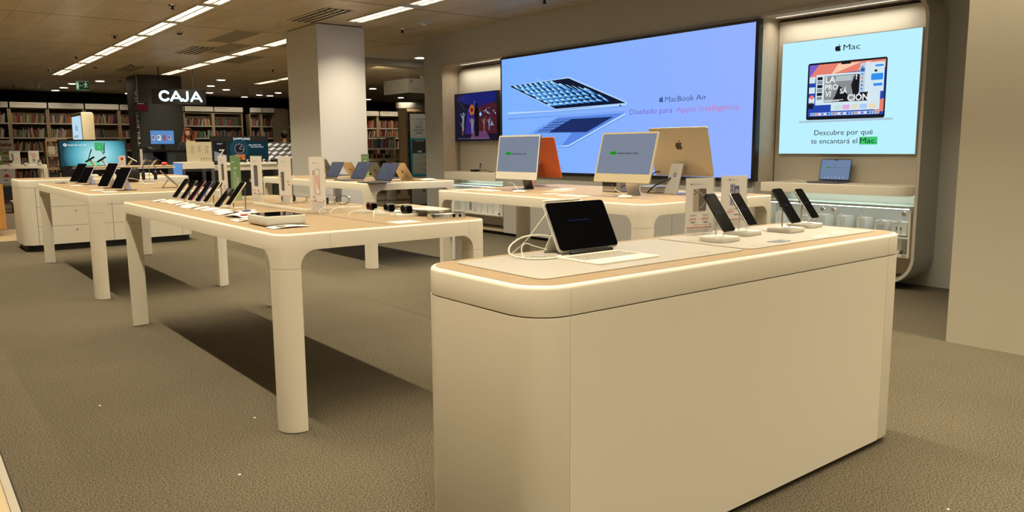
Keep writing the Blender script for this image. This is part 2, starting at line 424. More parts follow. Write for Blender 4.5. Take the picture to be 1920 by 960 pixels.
t_ = MB(WA); ringx(t_, rr(3.138, 4.782, .068, 2.582, (.225, 0, 0, .225), 10), rr(3.15, 4.77, .08, 2.57, (.213, 0, 0, .213), 10), 6.975, 7.36)
struct(t_.build('trim_5'))
t_ = MB(WA); ringx(t_, rr(9.03, 10.62, .05, 2.59, (0, .02, .15, 0), 8), rr(9.045, 10.605, .066, 2.574, (0, .02, .135, 0), 8), 6.99, 7.36)
struct(t_.build('trim_6'))
t_ = MB(WPA).slab(rr(3.16, 4.76, .09, 2.54, (.20, 0, 0, .20), 10), 7.30, 7.34, axis='x'); t_.mat(GAP).slab(rr(3.155, 4.765, .085, 2.555, (.205, 0, 0, .205), 10), 7.31, 7.35, axis='x')
struct(t_.build('wall_right'))
t_ = MB(WPA).slab(rr(9.06, 10.585, .09, 2.53, (0, .02, .12, 0)), 7.30, 7.34, axis='x'); t_.mat(GAP).slab(rr(9.055, 10.595, .085, 2.545, (0, .02, .12, 0)), 7.31, 7.35, axis='x')
struct(t_.build('wall_right'))
struct(MB(WPP).box(5.36, 6.4, .6, 2.16, 0, CZ).build('wall_near'))
# square columns
struct(MB(WPC).box(4.91, 5.66, 10.66, 11.75, 0, CZ-.012).build('column_front'))
t_ = MB(GAP).box(4.93, 5.64, 10.68, 11.73, CZ-.012, CZ); struct(t_.build('trim_7'))
struct(MB(DKC).slab(rr(4.74, 5.75, 20.3, 21.4, .02), 0, CZ).build('column_dark'))

# ================================================================== CEILING LIGHTS
def lamp_row(x, y0, nmod, row, visible_first=True):
    base = None
    for i in range(nmod):
        y = y0 - i*1.62
        if abs(x-5.28) < .01 and 10.3 < y < 12.0: continue      # the pale column stands here
        if lamp_row.proto is None:
            r_ = empty('ceiling_light'); lamp_row.proto = r_
            f = MB(LOUV); f.box(-.115, -.100, -.765, .765, -.018, .0); f.box(.100, .115, -.765, .765, -.018, 0); f.box(-.100, .100, -.765, -.70, -.018, 0); f.box(-.100, .100, .70, .765, -.018, 0); f.box(-.012, .012, -.70, .70, -.016, 0)
            f.build('frame', r_)
            for sx in (-1, 1):
                MB(LED).add([(sx*.056-.042, -.70, -.003), (sx*.056-.042, .70, -.003), (sx*.056+.042, .70, -.003), (sx*.056+.042, -.70, -.003)], [(0, 1, 2, 3)]).build('diffuser', r_)
            lv = MB(LOUV)
            snake = []
            for k in range(14):
                yy = -.68+k*1.36/13; sg = 1 if k % 2 else -1; snake += [(-.096*sg, yy), (.096*sg, yy)]
            lv.add([(a, b_, -.005) for a, b_ in snake]+[(a, b_, -.014) for a, b_ in snake], [(i_, i_+1, len(snake)+i_+1, len(snake)+i_) for i_ in range(len(snake)-1)])
            lv.build('louvre', r_, smooth=False)
            al = D.lights.new('tube_lamp', 'AREA'); al.shape = 'RECTANGLE'; al.size = .02; al.size_y = 1.38; al.energy = LAMP_W; al.color = LAMP_COL; al.spread = R(LAMP_SPREAD)
            ao = D.objects.new('tube_lamp', al); COL.objects.link(ao); ao.parent = r_; ao.location = (0, 0, -.020); c = r_
        else: c = copy_tree(lamp_row.proto)
        c.location = (x, y, CZ-.001)
        tag(c, None, 'ceiling light', 'recessed louvred ceiling lights')
        c['label'] = f'louvred white strip light, {ORD[i]} from the far end of the {row} ceiling row'
lamp_row.proto = None
lamp_row(3.235, 20.6, 21, 'long left')
lamp_row(5.28, 19.2, 20, 'middle')
lamp_row(.80, 12.6, 16, 'leftmost')
lamp_row(8.05, 20.7, 3, 'far right')
def downlight(x, y, lab):
    r_ = empty('downlight', (x, y, CZ-.001), 0, lab, 'downlight', 'round ceiling downlights')
    m = MB(RUB)
    N = 20; vs = []; 
    for rr_, z in ((.125, 0), (.125, -.008), (.105, -.008), (.105, -.002)):
        vs += [(rr_*math.cos(2*PI*i/N), rr_*math.sin(2*PI*i/N), z) for i in range(N)]
    fs = [((k*N+i), k*N+(i+1) % N, (k+1)*N+(i+1) % N, (k+1)*N+i) for k in range(3) for i in range(N)]
    m.add(vs, [tuple(reversed(f)) for f in fs]); m.build('trim_ring', r_)
    MB(DWN).add([(x_, y_, -.005) for x_, y_ in reversed(circ(0, 0, .105, 20))], [tuple(range(20))]).build('lamp_disc', r_)
for i, (x, y, lab) in enumerate([(4.015, 24.1, 'left of the exit sign'), (4.43, 22.8, 'right of the exit sign'), (4.05, 25.7, 'further left behind the exit sign'), (4.03, 27.0, 'against the black band above the picture-book shelves'),
                   (6.10, 27.3, 'just left of the dark column, tight to the black band'), (6.88, 20.8, 'highest of the cluster right of the dark column'), (7.28, 22.9, 'small one right of the CAJA sign, second highest'),
                   (8.11, 24.1, 'wide one right of the CAJA sign'), (8.12, 25.7, 'lowest one beside the CAJA sign'), (9.73, 27.1, 'tight to the black band, right of the CAJA sign'),
                   (9.80, 25.9, 'left one of the three beside the pale column'), (10.24, 26.1, 'middle one of the three beside the pale column'), (9.93, 24.6, 'rightmost one beside the pale column'),
                   (8.45, 13.6, 'in the smooth soffit by the display wall'), (11.6, 21.4, 'left of the hanging level-five sign'), (14.0, 26.2, 'under the left end of the level-five sign'), (14.5, 24.7, 'under the middle of the level-five sign')]):
    downlight(x, y, 'round white ceiling downlight, '+lab)
def vent(x, y, lab):
    r_ = empty('air_vent', (x, y, CZ), 0, lab, 'air vent', 'slotted ceiling air vents')
    MB(GAP).box(-.2, .2, -.62, .62, -.004, -.001).build('opening', r_)
    m = MB(CEI)
    for k in range(5): m.box(-.2+k*.09, -.16+k*.09, -.62, .62, -.010, -.003)
    m.build('slats', r_)
vent(4.70, 10.1, 'slotted air vent in ceiling in front of pale column')
vent(5.2, 17.4, 'slotted air vent above the CAJA sign') if False else vent(4.5, 14.9, 'slotted ceiling air vent between the two light rows')
vent(4.30, 19.0, 'slotted air vent above the dark column')
def sprinkler(x, y, lab):
    r_ = empty('sprinkler', (x, y, CZ), 0, lab, 'sprinkler', 'ceiling sprinkler heads')
    MB(CH).cyl((0, 0, 0), (0, 0, -.012), .05, .045, 16).build('flange', r_)
    m = MB(BKS); m.cyl((0, 0, -.012), (0, 0, -.05), .016, .016, 10); m.cyl((0, 0, -.05), (0, 0, -.055), .030, .030, 12); m.build('head', r_)
for x, y, lab in ((2.90, 10.4, 'nearest left of the long strip light row'), (2.90, 13.6, 'second nearest left of the long strip light row'), (2.93, 17.0, 'third left of the long strip light row'), (2.87, 19.9, 'farthest beside the long strip light row'),
                  (6.22, 10.5, 'right of the pale column before the display wall'), (6.38, 7.4, 'above the big video wall at the picture top'), (6.92, 17.4, 'left of the pale column far away'), (2.80, 25.4, 'above the picture-book shelves')):
    sprinkler(x, y, 'small black ceiling sprinkler, '+lab)
def detector(x, y, lab):
    r_ = empty('smoke_detector', (x, y, CZ), 0, lab, 'smoke detector', 'smoke detectors')
    MB(RUB).cyl((0, 0, 0), (0, 0, -.02), .06, .06, 18).build('base', r_); m = MB(BKS); m.cyl((0, 0, -.02), (0, 0, -.04), .045, .035, 18); m.build('sensor', r_)
detector(3.62, 12.7, 'round smoke detector right of the long strip light row'); detector(4.10, 17.9, 'round smoke detector above the dark column'); detector(3.6, 18.9, 'round smoke detector left of the dark column')
detector(4.78, 22.2, 'round smoke detector just left of dark column top')
def track_spot(x, y, lab, aim):
    r_ = empty('track_spotlight', (x, y, CZ), 0, lab, 'spotlight', 'white track spotlights')
    MB(RUB).box(-.02, .30, -.02, .02, -.025, 0).build('mounting_bar', r_)
    m = MB(RUB); m.cyl((0, 0, -.025), (0, 0, -.09), .012, .012, 8); a = Vector(aim).normalized(); p = Vector((0, 0, -.13))
    m.cyl(p-a*.07, p+a*.09, .052, .058, 16); m.mat(BKS).cyl(p+a*.09, p+a*.092, .045, .045, 16); m.build('lamp_head', r_)
track_spot(3.05, 22.9, 'white track spotlight over the picture books', (-.2, .5, -1)); track_spot(5.0, 22.0, 'white track spotlight beside the dark column', (-.5, .5, -.7)); track_spot(8.6, 22.6, 'white track spotlight left of the pale column', (0, .3, -1))
o = MB(RUB); o.box(-.10, .10, -.07, .07, -.02, 0); o.mat(RUB).cyl((0, 0, -.03), (0, 0, -.06), .05, .03, 14)
tag(o.build('motion_sensor'), 'boxy grey ceiling sensor right of the pale column', 'sensor').location = (6.1, 9.7, CZ)

for x0, x1, y0, y1 in ((4.27, 4.66, 12.1, 13.5), (4.68, 5.07, 13.6, 15.0), (5.50, 5.90, 12.1, 13.5), (5.50, 5.90, 15.2, 16.6)):
    struct(MB(MATS.get('dark_ceiling_panel') or mat('dark_ceiling_panel', (.20, .17, .11), .5)).box(x0, x1, y0, y1, CZ-.004, CZ+.002).build('trim_8'))
# spot lamps that light the column and the shelf headers
spot('column_spot', (5.30, 9.45, 3.03), (5.30, 10.66, 1.5), 80, 72, 1.0)
spot('poster_fill', (8.8, 13.0, 2.98), (9.25, 14.95, 1.3), 70, 75, .8)  # unseen fill light added to brighten the poster
for x, y in ((3.4, 25.3), (5.2, 25.3), (7.9, 25.3), (9.3, 25.3)): spot('shelf_spot', (x, y, 3.0), (x, 27.1, 1.9), 70, 75, .7)
spot('shelf_spot', (11.1, 18.4, 3.0), (11.2, 20.2, 1.7), 110, 80, .7)
spot('counter_spot', (4.6, 13.0, 3.0), (4.6, 14.2, 1.0), 60, 80, .8)
spot('display_spot', (3.0, 14.2, 3.0), (3.0, 15.0, 1.0), 40, 70, .8)
spot('sign_fill', (8.4, 15.3, 2.9), (10.2, 17.4, 2.8), 70, 70, .8)  # unseen fill added to light both faces of the directory sign

# ================================================================== FURNITURE
def make_table(name, X0, X1, Y0, Y1, label, col_xy=None):
    w_, d_ = X1-X0, Y1-Y0
    r_ = empty(name, (X0, Y0, 0), 0, label, 'table')
    t = MB(W); t.slab(rr(0, w_, 0, d_, .085, 8), .845, TT, bt=.010)
    L = .105
    def prof(cx, cy, sx, sy):     # leg cross-section, big radius at the outer corner
        x0, x1 = (cx, cx+L) if sx > 0 else (cx-L, cx); y0, y1 = (cy, cy+L) if sy > 0 else (cy-L, cy)
        big = .085; rs = [.002]*4
        rs[(0 if sy > 0 else 3) if sx > 0 else (1 if sy > 0 else 2)] = big
        return rr(x0, x1, y0, y1, tuple(rs), 8)
    corners = [(0, 0, 1, 1), (w_, 0, -1, 1), (w_, d_, -1, -1), (0, d_, 1, -1)]
    for c in corners: t.slab(prof(*c), .765, .846)
    rf = .075
    def fillet(): # quarter fillet polygon in (s,z), s measured away from the leg
        return [(0, .8455), (0, .765)] + [(rf-rf*math.cos(PI/2*i/8), .770-.0+ (.8455-.770)*math.sin(PI/2*i/8)) for i in range(9)][0:]
    fp = [(0, .765)]+[(rf*(1-math.cos(PI/2*i/8)), .765+.0805*math.sin(PI/2*i/8)) for i in range(1, 9)]+[(0, .8455)]
    for (cx, cy, sx, sy) in corners:
        # along x
        pts = [(cx+sx*(L-.002+s_), z) for s_, z in fp]
        if sx < 0: pts = pts[::-1]
        y0 = cy+sy*.0; t.slab([(p, q) for p, q in pts], -max(cy, cy+sy*(L-.02)), -min(cy, cy+sy*(L-.02)), axis='y')
        pts = [(cy+sy*(L-.002+s_), z) for s_, z in fp]
        if sy < 0: pts = pts[::-1]
        t.slab(pts, min(cx, cx+sx*(L-.02)), max(cx, cx+sx*(L-.02)), axis='x')
    t.mat(LGR).box(.25, .2515, -.0006, .001, .846, .910); t.box(w_-.13, w_-.1285, -.0006, .001, .846, .910)
    t.build('frame', r_)
    MB(WD).slab(rr(.014, w_-.014, .014, d_-.014, .073, 8), TT-.006, TT+.0012, bt=.001).build('table_top', r_)
    for c in corners: MB(W).slab(prof(*c), .004, .7635).build('leg', r_)
    if col_xy: MB(W).cyl((col_xy[0]-X0, col_xy[1]-Y0, 0), (col_xy[0]-X0, col_xy[1]-Y0, .846), .065, .065, 24).build('cable_column', r_)
    return r_
make_table('display_table', 1.295, 2.455, 3.30, 6.27, 'long white table nearest the camera carrying phones and watches')
make_table('display_table', 1.29, 2.45, 7.45, 10.45, 'long white table with tablets, behind the phone table')
make_table('display_table', 3.93, 5.08, 7.44, 10.47, 'white table carrying the row of open laptops')
make_table('display_table', 3.77, 5.25, 3.40, 5.87, 'white table carrying the all-in-one computers before the video wall', (4.48, 5.50))

# foreground counter
r_ = empty('display_counter', (1.31, 1.555, 0), 0, 'large cream counter with rounded ends in the foreground', 'counter')
w_, d_ = 2.10, .61
MB(GAP).slab(rr(.05, w_-.05, .05, d_-.05, .09, 8), 0, .03).build('plinth', r_)
MB(GAP).slab(rr(.005, w_-.005, .005, d_-.005, .12, 10), .03, .8345).build('core', r_)
def endcap(x0, x1, rs): return MB(W).slab(rr(x0, x1, 0, d_, rs, 12), .028, .8325, bb=.003)
endcap(0, .122, (.122, 0, 0, .122)).build('end_panel', r_)
endcap(w_-.17, w_, (0, .122, .122, 0)).build('end_panel', r_)
MB(W).box(.1235, w_-.1715, 0, .03, .028, .8325).build('front_panel', r_)
MB(W).box(.1235, w_-.1715, d_-.03, d_, .028, .8325).build('back_panel', r_)
ub = MB(W).slab(rr(0, w_, 0, d_, .125, 14), .8355, TT, bt=.012, bb=.002, nb=4); ub.mat(LGR).box(.125, .1262, -.0006, .001, .838, .908); ub.box(w_-.17, w_-.1688, -.0006, .001, .838, .908); ub.build('upper_band', r_)
MB(WD).slab(rr(.016, w_-.016, .016, d_-.016, .11, 12), TT-.006, TT+.001).build('counter_top', r_)
def matt(x0, x1, y0, y1, label):
    m = MB(MATT).slab(rr(x0, x1, y0, y1, .035, 8), 0, .003, bt=.001)
    o = m.build('counter_mat'); o.location = (0, 0, TT+.0015); tag(o, label, 'mat'); return o
matt(1.415, 2.385, 1.655, 2.10, 'cream counter mat under the tablet and keyboard')
matt(2.405, 3.34, 1.655, 2.10, 'cream counter mat under the four black phones')

# low drawer unit at the back left
r_ = empty('drawer_cabinet', (1.235, 11.6, 0), 0, 'low white drawer cabinet with black plinth behind the tablet table', 'cabinet')
w_, d_ = 2.10, .95
MB(BK).slab(rr(.04, w_-.04, .03, d_-.03, .12, 8), 0, .085).build('plinth', r_)
MB(GAP).slab(rr(.006, w_-.006, .006, d_-.006, .15, 8), .085, .82).build('core', r_)
MB(W).slab(rr(0, .165, 0, d_, (.15, 0, 0, .15), 8), .085, .823).build('end_panel', r_)
MB(W).slab(rr(w_-.165, w_, 0, d_, (0, .15, .15, 0), 8), .085, .823).build('end_panel', r_)
MB(W).slab(rr(0, w_, 0, d_, .15, 10), .826, TT, bt=.012).build('upper_band', r_)
MB(WD).slab(rr(.016, w_-.016, .016, d_-.016, .134, 10), TT-.006, TT+.001).build('cabinet_top', r_)
for cx0, cx1 in ((.17, 1.045), (1.05, 1.93)):
    for z0, z1 in ((.085, .320), (.324, .571), (.575, .823)):
        dr = MB(W).box(cx0, cx1, 0, .02, z0, z1).build('drawer', r_)
        if cx0 < 1:
            MB(CH).cyl(((cx0+cx1)/2, .001, z1-.06), ((cx0+cx1)/2, -.005, z1-.06), .011, .011, 12).build('lock', dr)

# ================================================================== VIDEO WALL
vw = empty('video_wall', (6.95, 9.0, 0), FX, 'huge wall screen showing a laptop on light blue', 'screen')
m = MB(BKS).slab(rr(0, 4.25, .925, 2.55, .004), -.05, .025, bt=.004, axis='y'); m.build('frame', vw)
K = .0262
m = MB(S_SKY); m.gr(.035, 4.215, .955, 2.52, K, S_SKY); m.build('screen', vw)
S1 = em('vw_navy', (.004, .008, .03)); S2 = em('vw_petal_light', (.42, .75, 1.0)); S3 = em('vw_petal_blue', (.05, .22, .62)); S4 = em('vw_bar_blue', (.16, .33, .85)); S5 = em('vw_bar_light', (.45, .68, 1.0))
S6 = em('vw_key_dark', (.008, .02, .09)); S7 = em('vw_deck', (.10, .24, .78)); S8 = em('vw_text_blue', (.06, .10, .33)); S9 = em('vw_text_violet', (.22, .14, .62)); S10 = em('vw_text_pink', (.55, .20, .50)); S11 = em('vw_text_mauve', (.38, .22, .68))
m = MB(S1); k = K+.001
m.g([(.20, 2.137), (1.183, 1.777), (2.475, 1.795), (2.465, 1.815), (1.45, 2.18), (1.40, 2.178)], k, S5)
m.g([(.211, 2.140), (1.19, 1.787), (2.452, 1.804), (1.44, 2.165)], k+.001, S1)
# petals: follow the tilted lid plane; (a,b) in lid space -> screen
P00, P10, P11, P01 = Vector((.211, 2.14)), Vector((1.44, 2.165)), Vector((2.452, 1.804)), Vector((1.19, 1.787))
def lid(a, b_): return P00*(1-a)*(1-b_)+P10*a*(1-b_)+P11*a*b_+P01*(1-a)*b_
SP = [S3, em('vw_petal_mid', (.12, .40, .88)), S2]
rnd = random.Random(3)
def petal(c, ang, L_, w2, kk):
    ca, sa = math.cos(ang), math.sin(ang)
    for q, (off, ll, ww) in enumerate(((0.0, 1.0, 1.0), (-.18, .74, .86), (-.36, .46, .68))):
        pts = [(c[0]+ca*(off*L_+ll*L_*.5*math.cos(t_))-sa*w2*ww*math.sin(t_), c[1]+sa*(off*L_+ll*L_*.5*math.cos(t_))+ca*w2*ww*math.sin(t_)) for t_ in [2*PI*i/16 for i in range(16)]]
        m.g(pts, k+kk+.0005*q, SP[q])
for j in range(7):
    n_ = 11
    for i in range(n_):
        a = .07+.088*i+.03*(j % 2); b_ = .11+.122*j
        if b_ > .93 or a > .94: continue
        if a > .72 and b_ < .45: continue            # the dark centre of the swirl
        p = lid(a, b_); sc = 1.0-.5*a*(.4+.6*b_)
        ang = R(-27+26*b_*(1-.3*a)) if a < .8 else R(-24)
        petal((p[0], p[1]), ang, .17*sc, .015*sc+.004, .002+.0001*((i+j) % 3))
for i in range(9):
    p = lid(.55+.045*i, .10+.055*i); petal((p[0], p[1]), R(-24), .34-.012*i, .0055, .004)
m.g([(.17, 1.738), (1.402, 1.748), (2.445, 1.762), (2.457, 1.80), (1.402, 1.778), (.172, 1.779)], k, S4)
m.g([(.17, 1.752), (1.402, 1.756), (2.455, 1.775), (2.457, 1.80), (1.402, 1.768), (.172, 1.779)], k+.001, S5)
m.g([(.17, 1.673), (1.402, 1.690), (2.441, 1.700), (2.448, 1.710), (1.402, 1.699), (.17, 1.70)], k, S4)
m.g([(.638, 1.475), (1.141, 1.296), (1.436, 1.308), (2.441, 1.69), (1.24, 1.673)], k+.0005, S7)
m.g([(.638, 1.475), (1.141, 1.296), (1.30, 1.30), (1.5, 1.46), (1.2, 1.60), (.95, 1.60)], k+.001, em('vw_deck_light', (.17, .38, .95)))
m.g([(1.141, 1.284), (1.452, 1.284), (2.445, 1.655), (2.445, 1.690), (1.436, 1.312), (1.141, 1.304)], k+.001, S5)
m.g([(1.141, 1.284), (1.452, 1.284), (2.445, 1.655), (2.445, 1.664), (1.445, 1.293), (1.141, 1.291)], k+.002, em('vw_edge_mid', (.09, .22, .72)))
KB = [Vector(p) for p in ((.745, 1.483), (1.785, 1.474), (2.245, 1.650), (1.21, 1.645))]
def kbp(a, b_): return KB[0]*(1-a)*(1-b_)+KB[1]*a*(1-b_)+KB[2]*a*b_+KB[3]*(1-a)*b_
m.g([tuple(p) for p in KB], k+.0015, S6)
for j in range(5):
    for i in range(14):
        a, b_ = i/14, j/5; q = [kbp(a+.006, b_+.02), kbp(a+.064, b_+.02), kbp(a+.064, b_+.18), kbp(a+.006, b_+.18)]
        m.g([tuple(p) for p in q], k+.0025, em('vw_key_light', (.11, .26, .80)) if 'vw_key_light' not in MATS and i < 4 else (MATS['vw_key_light'] if i < 4 else em('vw_key_deep', (.012, .03, .15)) if 'vw_key_deep' not in MATS else MATS['vw_key_deep']))
m.cyl((2.36, -k-.001, 1.778), (2.36, -k-.002, 1.778), .012, .012, 10)
m.apple(2.999, 1.785, .072, k, S8)
m.text('MacBook Air', 3.055, 1.785, .060, k, S8, fit=.575)
m.text('Diseñado para', 2.512, 1.664, .062, k, S9, fit=.653)
m.text('Apple', 3.214, 1.664, .062, k, S11, fit=.28)
m.text('Intelligence.', 3.532, 1.664, .062, k, S10, fit=.53)
m.build('screen_picture', vw, smooth=False)

def alc(y, z, nm):
    al = D.lights.new('alcove_lamp', 'AREA'); al.shape = 'RECTANGLE'; al.size = .01; al.size_y = 1.3; al.energy = 6.0; al.color = (1, .90, .72); al.spread = R(150)
    ao = D.objects.new('alcove_lamp', al); COL.objects.link(ao); ao.location = (7.15, y, z)
# ================================================================== RIGHT ALCOVE
lb = empty('glow_panel', (7.30, 4.70, 0), FX, 'glowing pale cyan panel with a laptop picture and slogan', 'sign')
MB(AL).slab(rr(0, 1.40, 1.20, 2.325, .004), 0, .028, axis='y').build('frame', lb)
k = .0286
MB(S_MAC).gr(.006, 1.394, 1.206, 2.319, k, S_MAC).build('diffuser', lb)
m = MB(S_INK); k = .0296
m.apple(.607, 2.188, .067, k, S_INK); m.text('Mac', .66, 2.191, .054, k, S_INK, fit=.168)
m.gr(.300, 1.097, 1.540, 2.094, k, S_INK, .02)
m.g([(.217, 1.533), (.23, 1.513), (1.17, 1.519), (1.181, 1.538)], k, em('lb_silver', (.42, .55, .68)))
c_w = em('lb_coral', (.80, .22, .16)); c_p = em('lb_peach', (.95, .60, .42)); c_b = em('lb_blue', (.02, .06, .42)); c_v = em('lb_violet', (.18, .12, .60)); c_g = em('lb_grey', (.25, .27, .28)); c_lt = em('lb_white', (.66, .80, .88)); c_m = em('lb_msg', (.03, .28, .85)); c_bl = em('lb_msgdark', (.02, .14, .50))
m.gr(.318, 1.083, 1.573, 2.076, k+.001, c_b)
m.g([(.318, 1.93), (.70, 1.98), (1.083, 2.0), (1.083, 2.076), (.38, 2.076)], k+.002, c_w)
m.g([(.318, 1.95), (.42, 2.076), (.318, 2.076)], k+.003, c_v)
m.g([(.55, 1.97), (.85, 2.068), (.62, 2.068)], k+.003, c_p); m.g([(.80, 1.98), (.95, 2.068), (.90, 2.068)], k+.003, c_p)
m.g([(.99, 1.60), (1.083, 1.60), (1.083, 1.72), (1.02, 1.70)], k+.002, c_w)
m.gr(.651, .746, 2.060, 2.086, k+.004, S_INK)
for i, c in enumerate((c_lt, c_lt, c_lt)): m.gr(.322, .385, 1.90-.10*i, 1.96-.10*i, k+.003, c)
m.gr(.335, .375, 1.745, 1.78, k+.004, c_w); m.gr(.320, .375, 1.65, 1.71, k+.003, S_INK)
m.gr(.395, .90, 1.683, 1.977, k+.004, c_lt)
m.gr(.562, 1.046, 1.62, 1.74, k+.003, c_lt); m.gr(.90, 1.046, 1.70, 1.79, k+.003, c_lt)
for i, c in enumerate(((.55, .75, .72), (.75, .40, .75), (.75, .72, .55), (.40, .62, .95), (.85, .70, .45))):
    m.gr(.60+.085*i, .67+.085*i, 1.632, 1.675, k+.004, em(f'lb_note{i}', c))
m.gr(.485, .930, 1.705, 1.96, k+.005, c_g); m.g([(.80, 1.705), (.930, 1.705), (.930, 1.93), (.80, 1.96), (.76, 1.86)], k+.006, S_INK)
m.g([(.56, 1.705), (.75, 1.705), (.72, 1.80), (.64, 1.86), (.60, 1.76)], k+.006, S_INK)
for t, u, v, h, sx in (('LA', .494, 1.893, .060, 1.05), ('PRO', .492, 1.826, .05, 1.0), ('VI', .494, 1.760, .052, 1.0), ('SÁ', .650, 1.785, .045, 1.0), ('CIÓN', .728, 1.712, .058, 1.0), ('!', .80, 1.91, .045, 1.2)):
    m.text(t, u, v, h, k+.007, S_W, bold=.03, sx=sx, shear=.15 if t == 'VI' else 0)
m.lines(.60, .78, 1.945, 5, .010, .005, k+.007, c_lt, 4); m.lines(.49, .69, 1.722, 2, .010, .006, k+.007, S_W)
for i in range(6): m.gr(.410, .465, 1.925-.038*i, 1.955-.038*i, k+.006, (S_INK, c_g)[i % 2])
m.gr(.844, 1.077, 1.786, 2.056, k+.008, c_lt); m.gr(.844, .895, 1.786, 2.056, k+.009, em('lb_side', (.50, .62, .76)))
for i in range(7): m.g(circ(.868, 2.02-.034*i, .010, 10), k+.010, (c_g, c_bl, c_m, c_w)[i % 4])
m.gr(.850, .890, 1.975, 2.01, k+.0105, c_bl)
m.gr(.99, 1.068, 2.012, 2.030, k+.010, c_m, .006); m.gr(.955, 1.068, 1.890, 1.950, k+.010, c_m, .008); m.gr(.98, 1.065, 1.835, 1.860, k+.010, c_m, .006); m.gr(.985, 1.01, 1.965, 1.985, k+.010, S_INK)
m.gr(.345, 1.048, 1.579, 1.609, k+.005, em('lb_dock', (.45, .60, .85)), .006)
for i in range(24):
    m.gr(.352+.029*i, .372+.029*i, 1.584, 1.604, k+.006, (c_m, c_lt, c_b, c_w, c_lt, c_g, c_v)[(i*5) % 7])
m.text('Descubre por qué', .398, 1.389, .050, k, S_INK, fit=.597)
m.text('te encantará el', .366, 1.306, .050, k, S_INK, fit=.482)
m.gr(.868, 1.043, 1.294, 1.366, k, em('lb_green', (.05, .55, .16))); m.text('Mac.', .876, 1.306, .052, k+.001, S_INK, fit=.160)
m.build('panel_picture', lb, smooth=False)
alc(4.05, 2.560, 'right')
o = MB(STRW).box(7.14, 7.15, 3.40, 4.70, 2.562, 2.569).build('alcove_strip_light'); tag(o, 'slim strip light along the top of the right alcove', 'strip light')
alc(9.80, 2.550, 'left')
o = MB(STRW).box(7.14, 7.15, 9.10, 10.30, 2.566, 2.573).build('alcove_strip_light'); tag(o, 'slim strip light along the top of the left alcove', 'strip light')

def wall_shelf(y0, y1, z0, z1, lab, r0):
    t = empty('wall_shelf', (6.80 if False else 6.86, y0, z0), 0, lab, 'shelf')
    MB(W).slab(rr(0, .44, 0, y1-y0, (r0, 0, 0, .0), 10), 0, z1-z0, bt=.006).build('shelf_body', t)
    MB(WA).slab(rr(.012, .435, .012, y1-y0-.012, (max(r0-.012, 0), 0, 0, 0), 10), z1-z0, z1-z0+.0012).build('shelf_top', t)
    MB(STRIP).box(.30, .33, .06, y1-y0-.06, -.010, -.002).build('led_strip', t)
    return t
wall_shelf(3.17, 4.62, .84, .927, 'thick white shelf with rounded corner under the glowing panel', .20)
wall_shelf(9.06, 10.40, .80, .917, 'thick white shelf under the wall television', .0)

def glass_cabinet(y0, y1, z0, z1, lab, nsec, knobs):
    t = empty('glass_cabinet', (7.02, y0, z0), 0, lab, 'cabinet')
    D_ = .27; H_ = z1-z0; W_ = y1-y0
    c = MB(W); c.box(0, D_, 0, .018, 0, H_); c.box(0, D_, W_-.018, W_, 0, H_); c.box(0, D_, .018, W_-.018, 0, .018); c.box(.02, D_, .018, W_-.018, H_-.012, H_); c.build('carcass', t)
    MB(GREYW).box(D_-.015, D_, .018, W_-.018, .018, H_-.012).build('back_board', t)
    for i in range(nsec):
        a = .004+i*(W_-.008)/nsec; b_ = .004+(i+1)*(W_-.008)/nsec-.004
        d = MB(GLS).box(-.010, -.004, a, b_, .004, H_-.004).build('glass_door', t)
        for (ky, kz) in knobs[i]: kn = MB(CH); kn.cyl((-.010, a+ky*(b_-a), kz*H_), (-.034, a+ky*(b_-a), kz*H_), .019, .019, 16); kn.build('knob', d)
    MB(GBOX).box(-.012, D_, 0, W_, H_, H_+.008).build('glass_top', t)
    MB(STRIP).box(.06, .09, .05, W_-.05, H_-.022, H_-.014).build('led_strip', t)
    return t
glass_cabinet(3.19, 4.72, .285, .735, 'glass-fronted cabinet with hanging accessory boxes in the right alcove', 2, [[(.05, .90), (.05, .10)], []] if False else [[(.06, .88), (.06, .12), (.94, .88)], [(.08, .88)]])
glass_cabinet(9.10, 10.55, .265, .715, 'glass-fronted cabinet with white boxes in the left alcove', 2, [[(.06, .10)], [(.9, .3)]])
def acc_box(y, z, w2, d2, h2, lab, pic):
    t = empty('accessory_box', (7.11, y, z), FX, lab, 'box', 'white accessory boxes in the glass cabinets')
    m = MB(PAPW); m.box(0, w2, 0, d2, 0, h2); 
    m.build('carton', t)
    hg = MB(PAPW); hg.box(w2*.35, w2*.65, .002, .008, h2, h2+.022); hg.build('hang_tab', t)
    p = MB(INK); p.lines(.008, w2*.55, h2-.014, 2, .006, .003, .0008, LGR)
    if pic == 'plug': 
        for q in (.3, .6): p.gr(w2*q, w2*q+.012, h2*.35, h2*.62, .0008, INK, .004); p.gr(w2*q+.004, w2*q+.008, .004, h2*.35, .0008, INK)
    elif pic == 'pad': p.gr(w2*.2, w2*.8, h2*.2, h2*.7, .0008, LGR, .012)
    elif pic == 'bar': p.gr(w2*.45, w2*.52, h2*.15, h2*.75, .0008, LGR)
    elif pic == 'mini': p.gr(w2*.25, w2*.75, h2*.12, h2*.82, .0008, GRY, .012); p.apple(w2*.5, h2*.4, h2*.16, .0012, INK)
    else: p.lines(.008, w2-.01, h2*.7, 5, h2*.11, .003, .0008, LGR)
    p.build('print', t)
z0 = .475
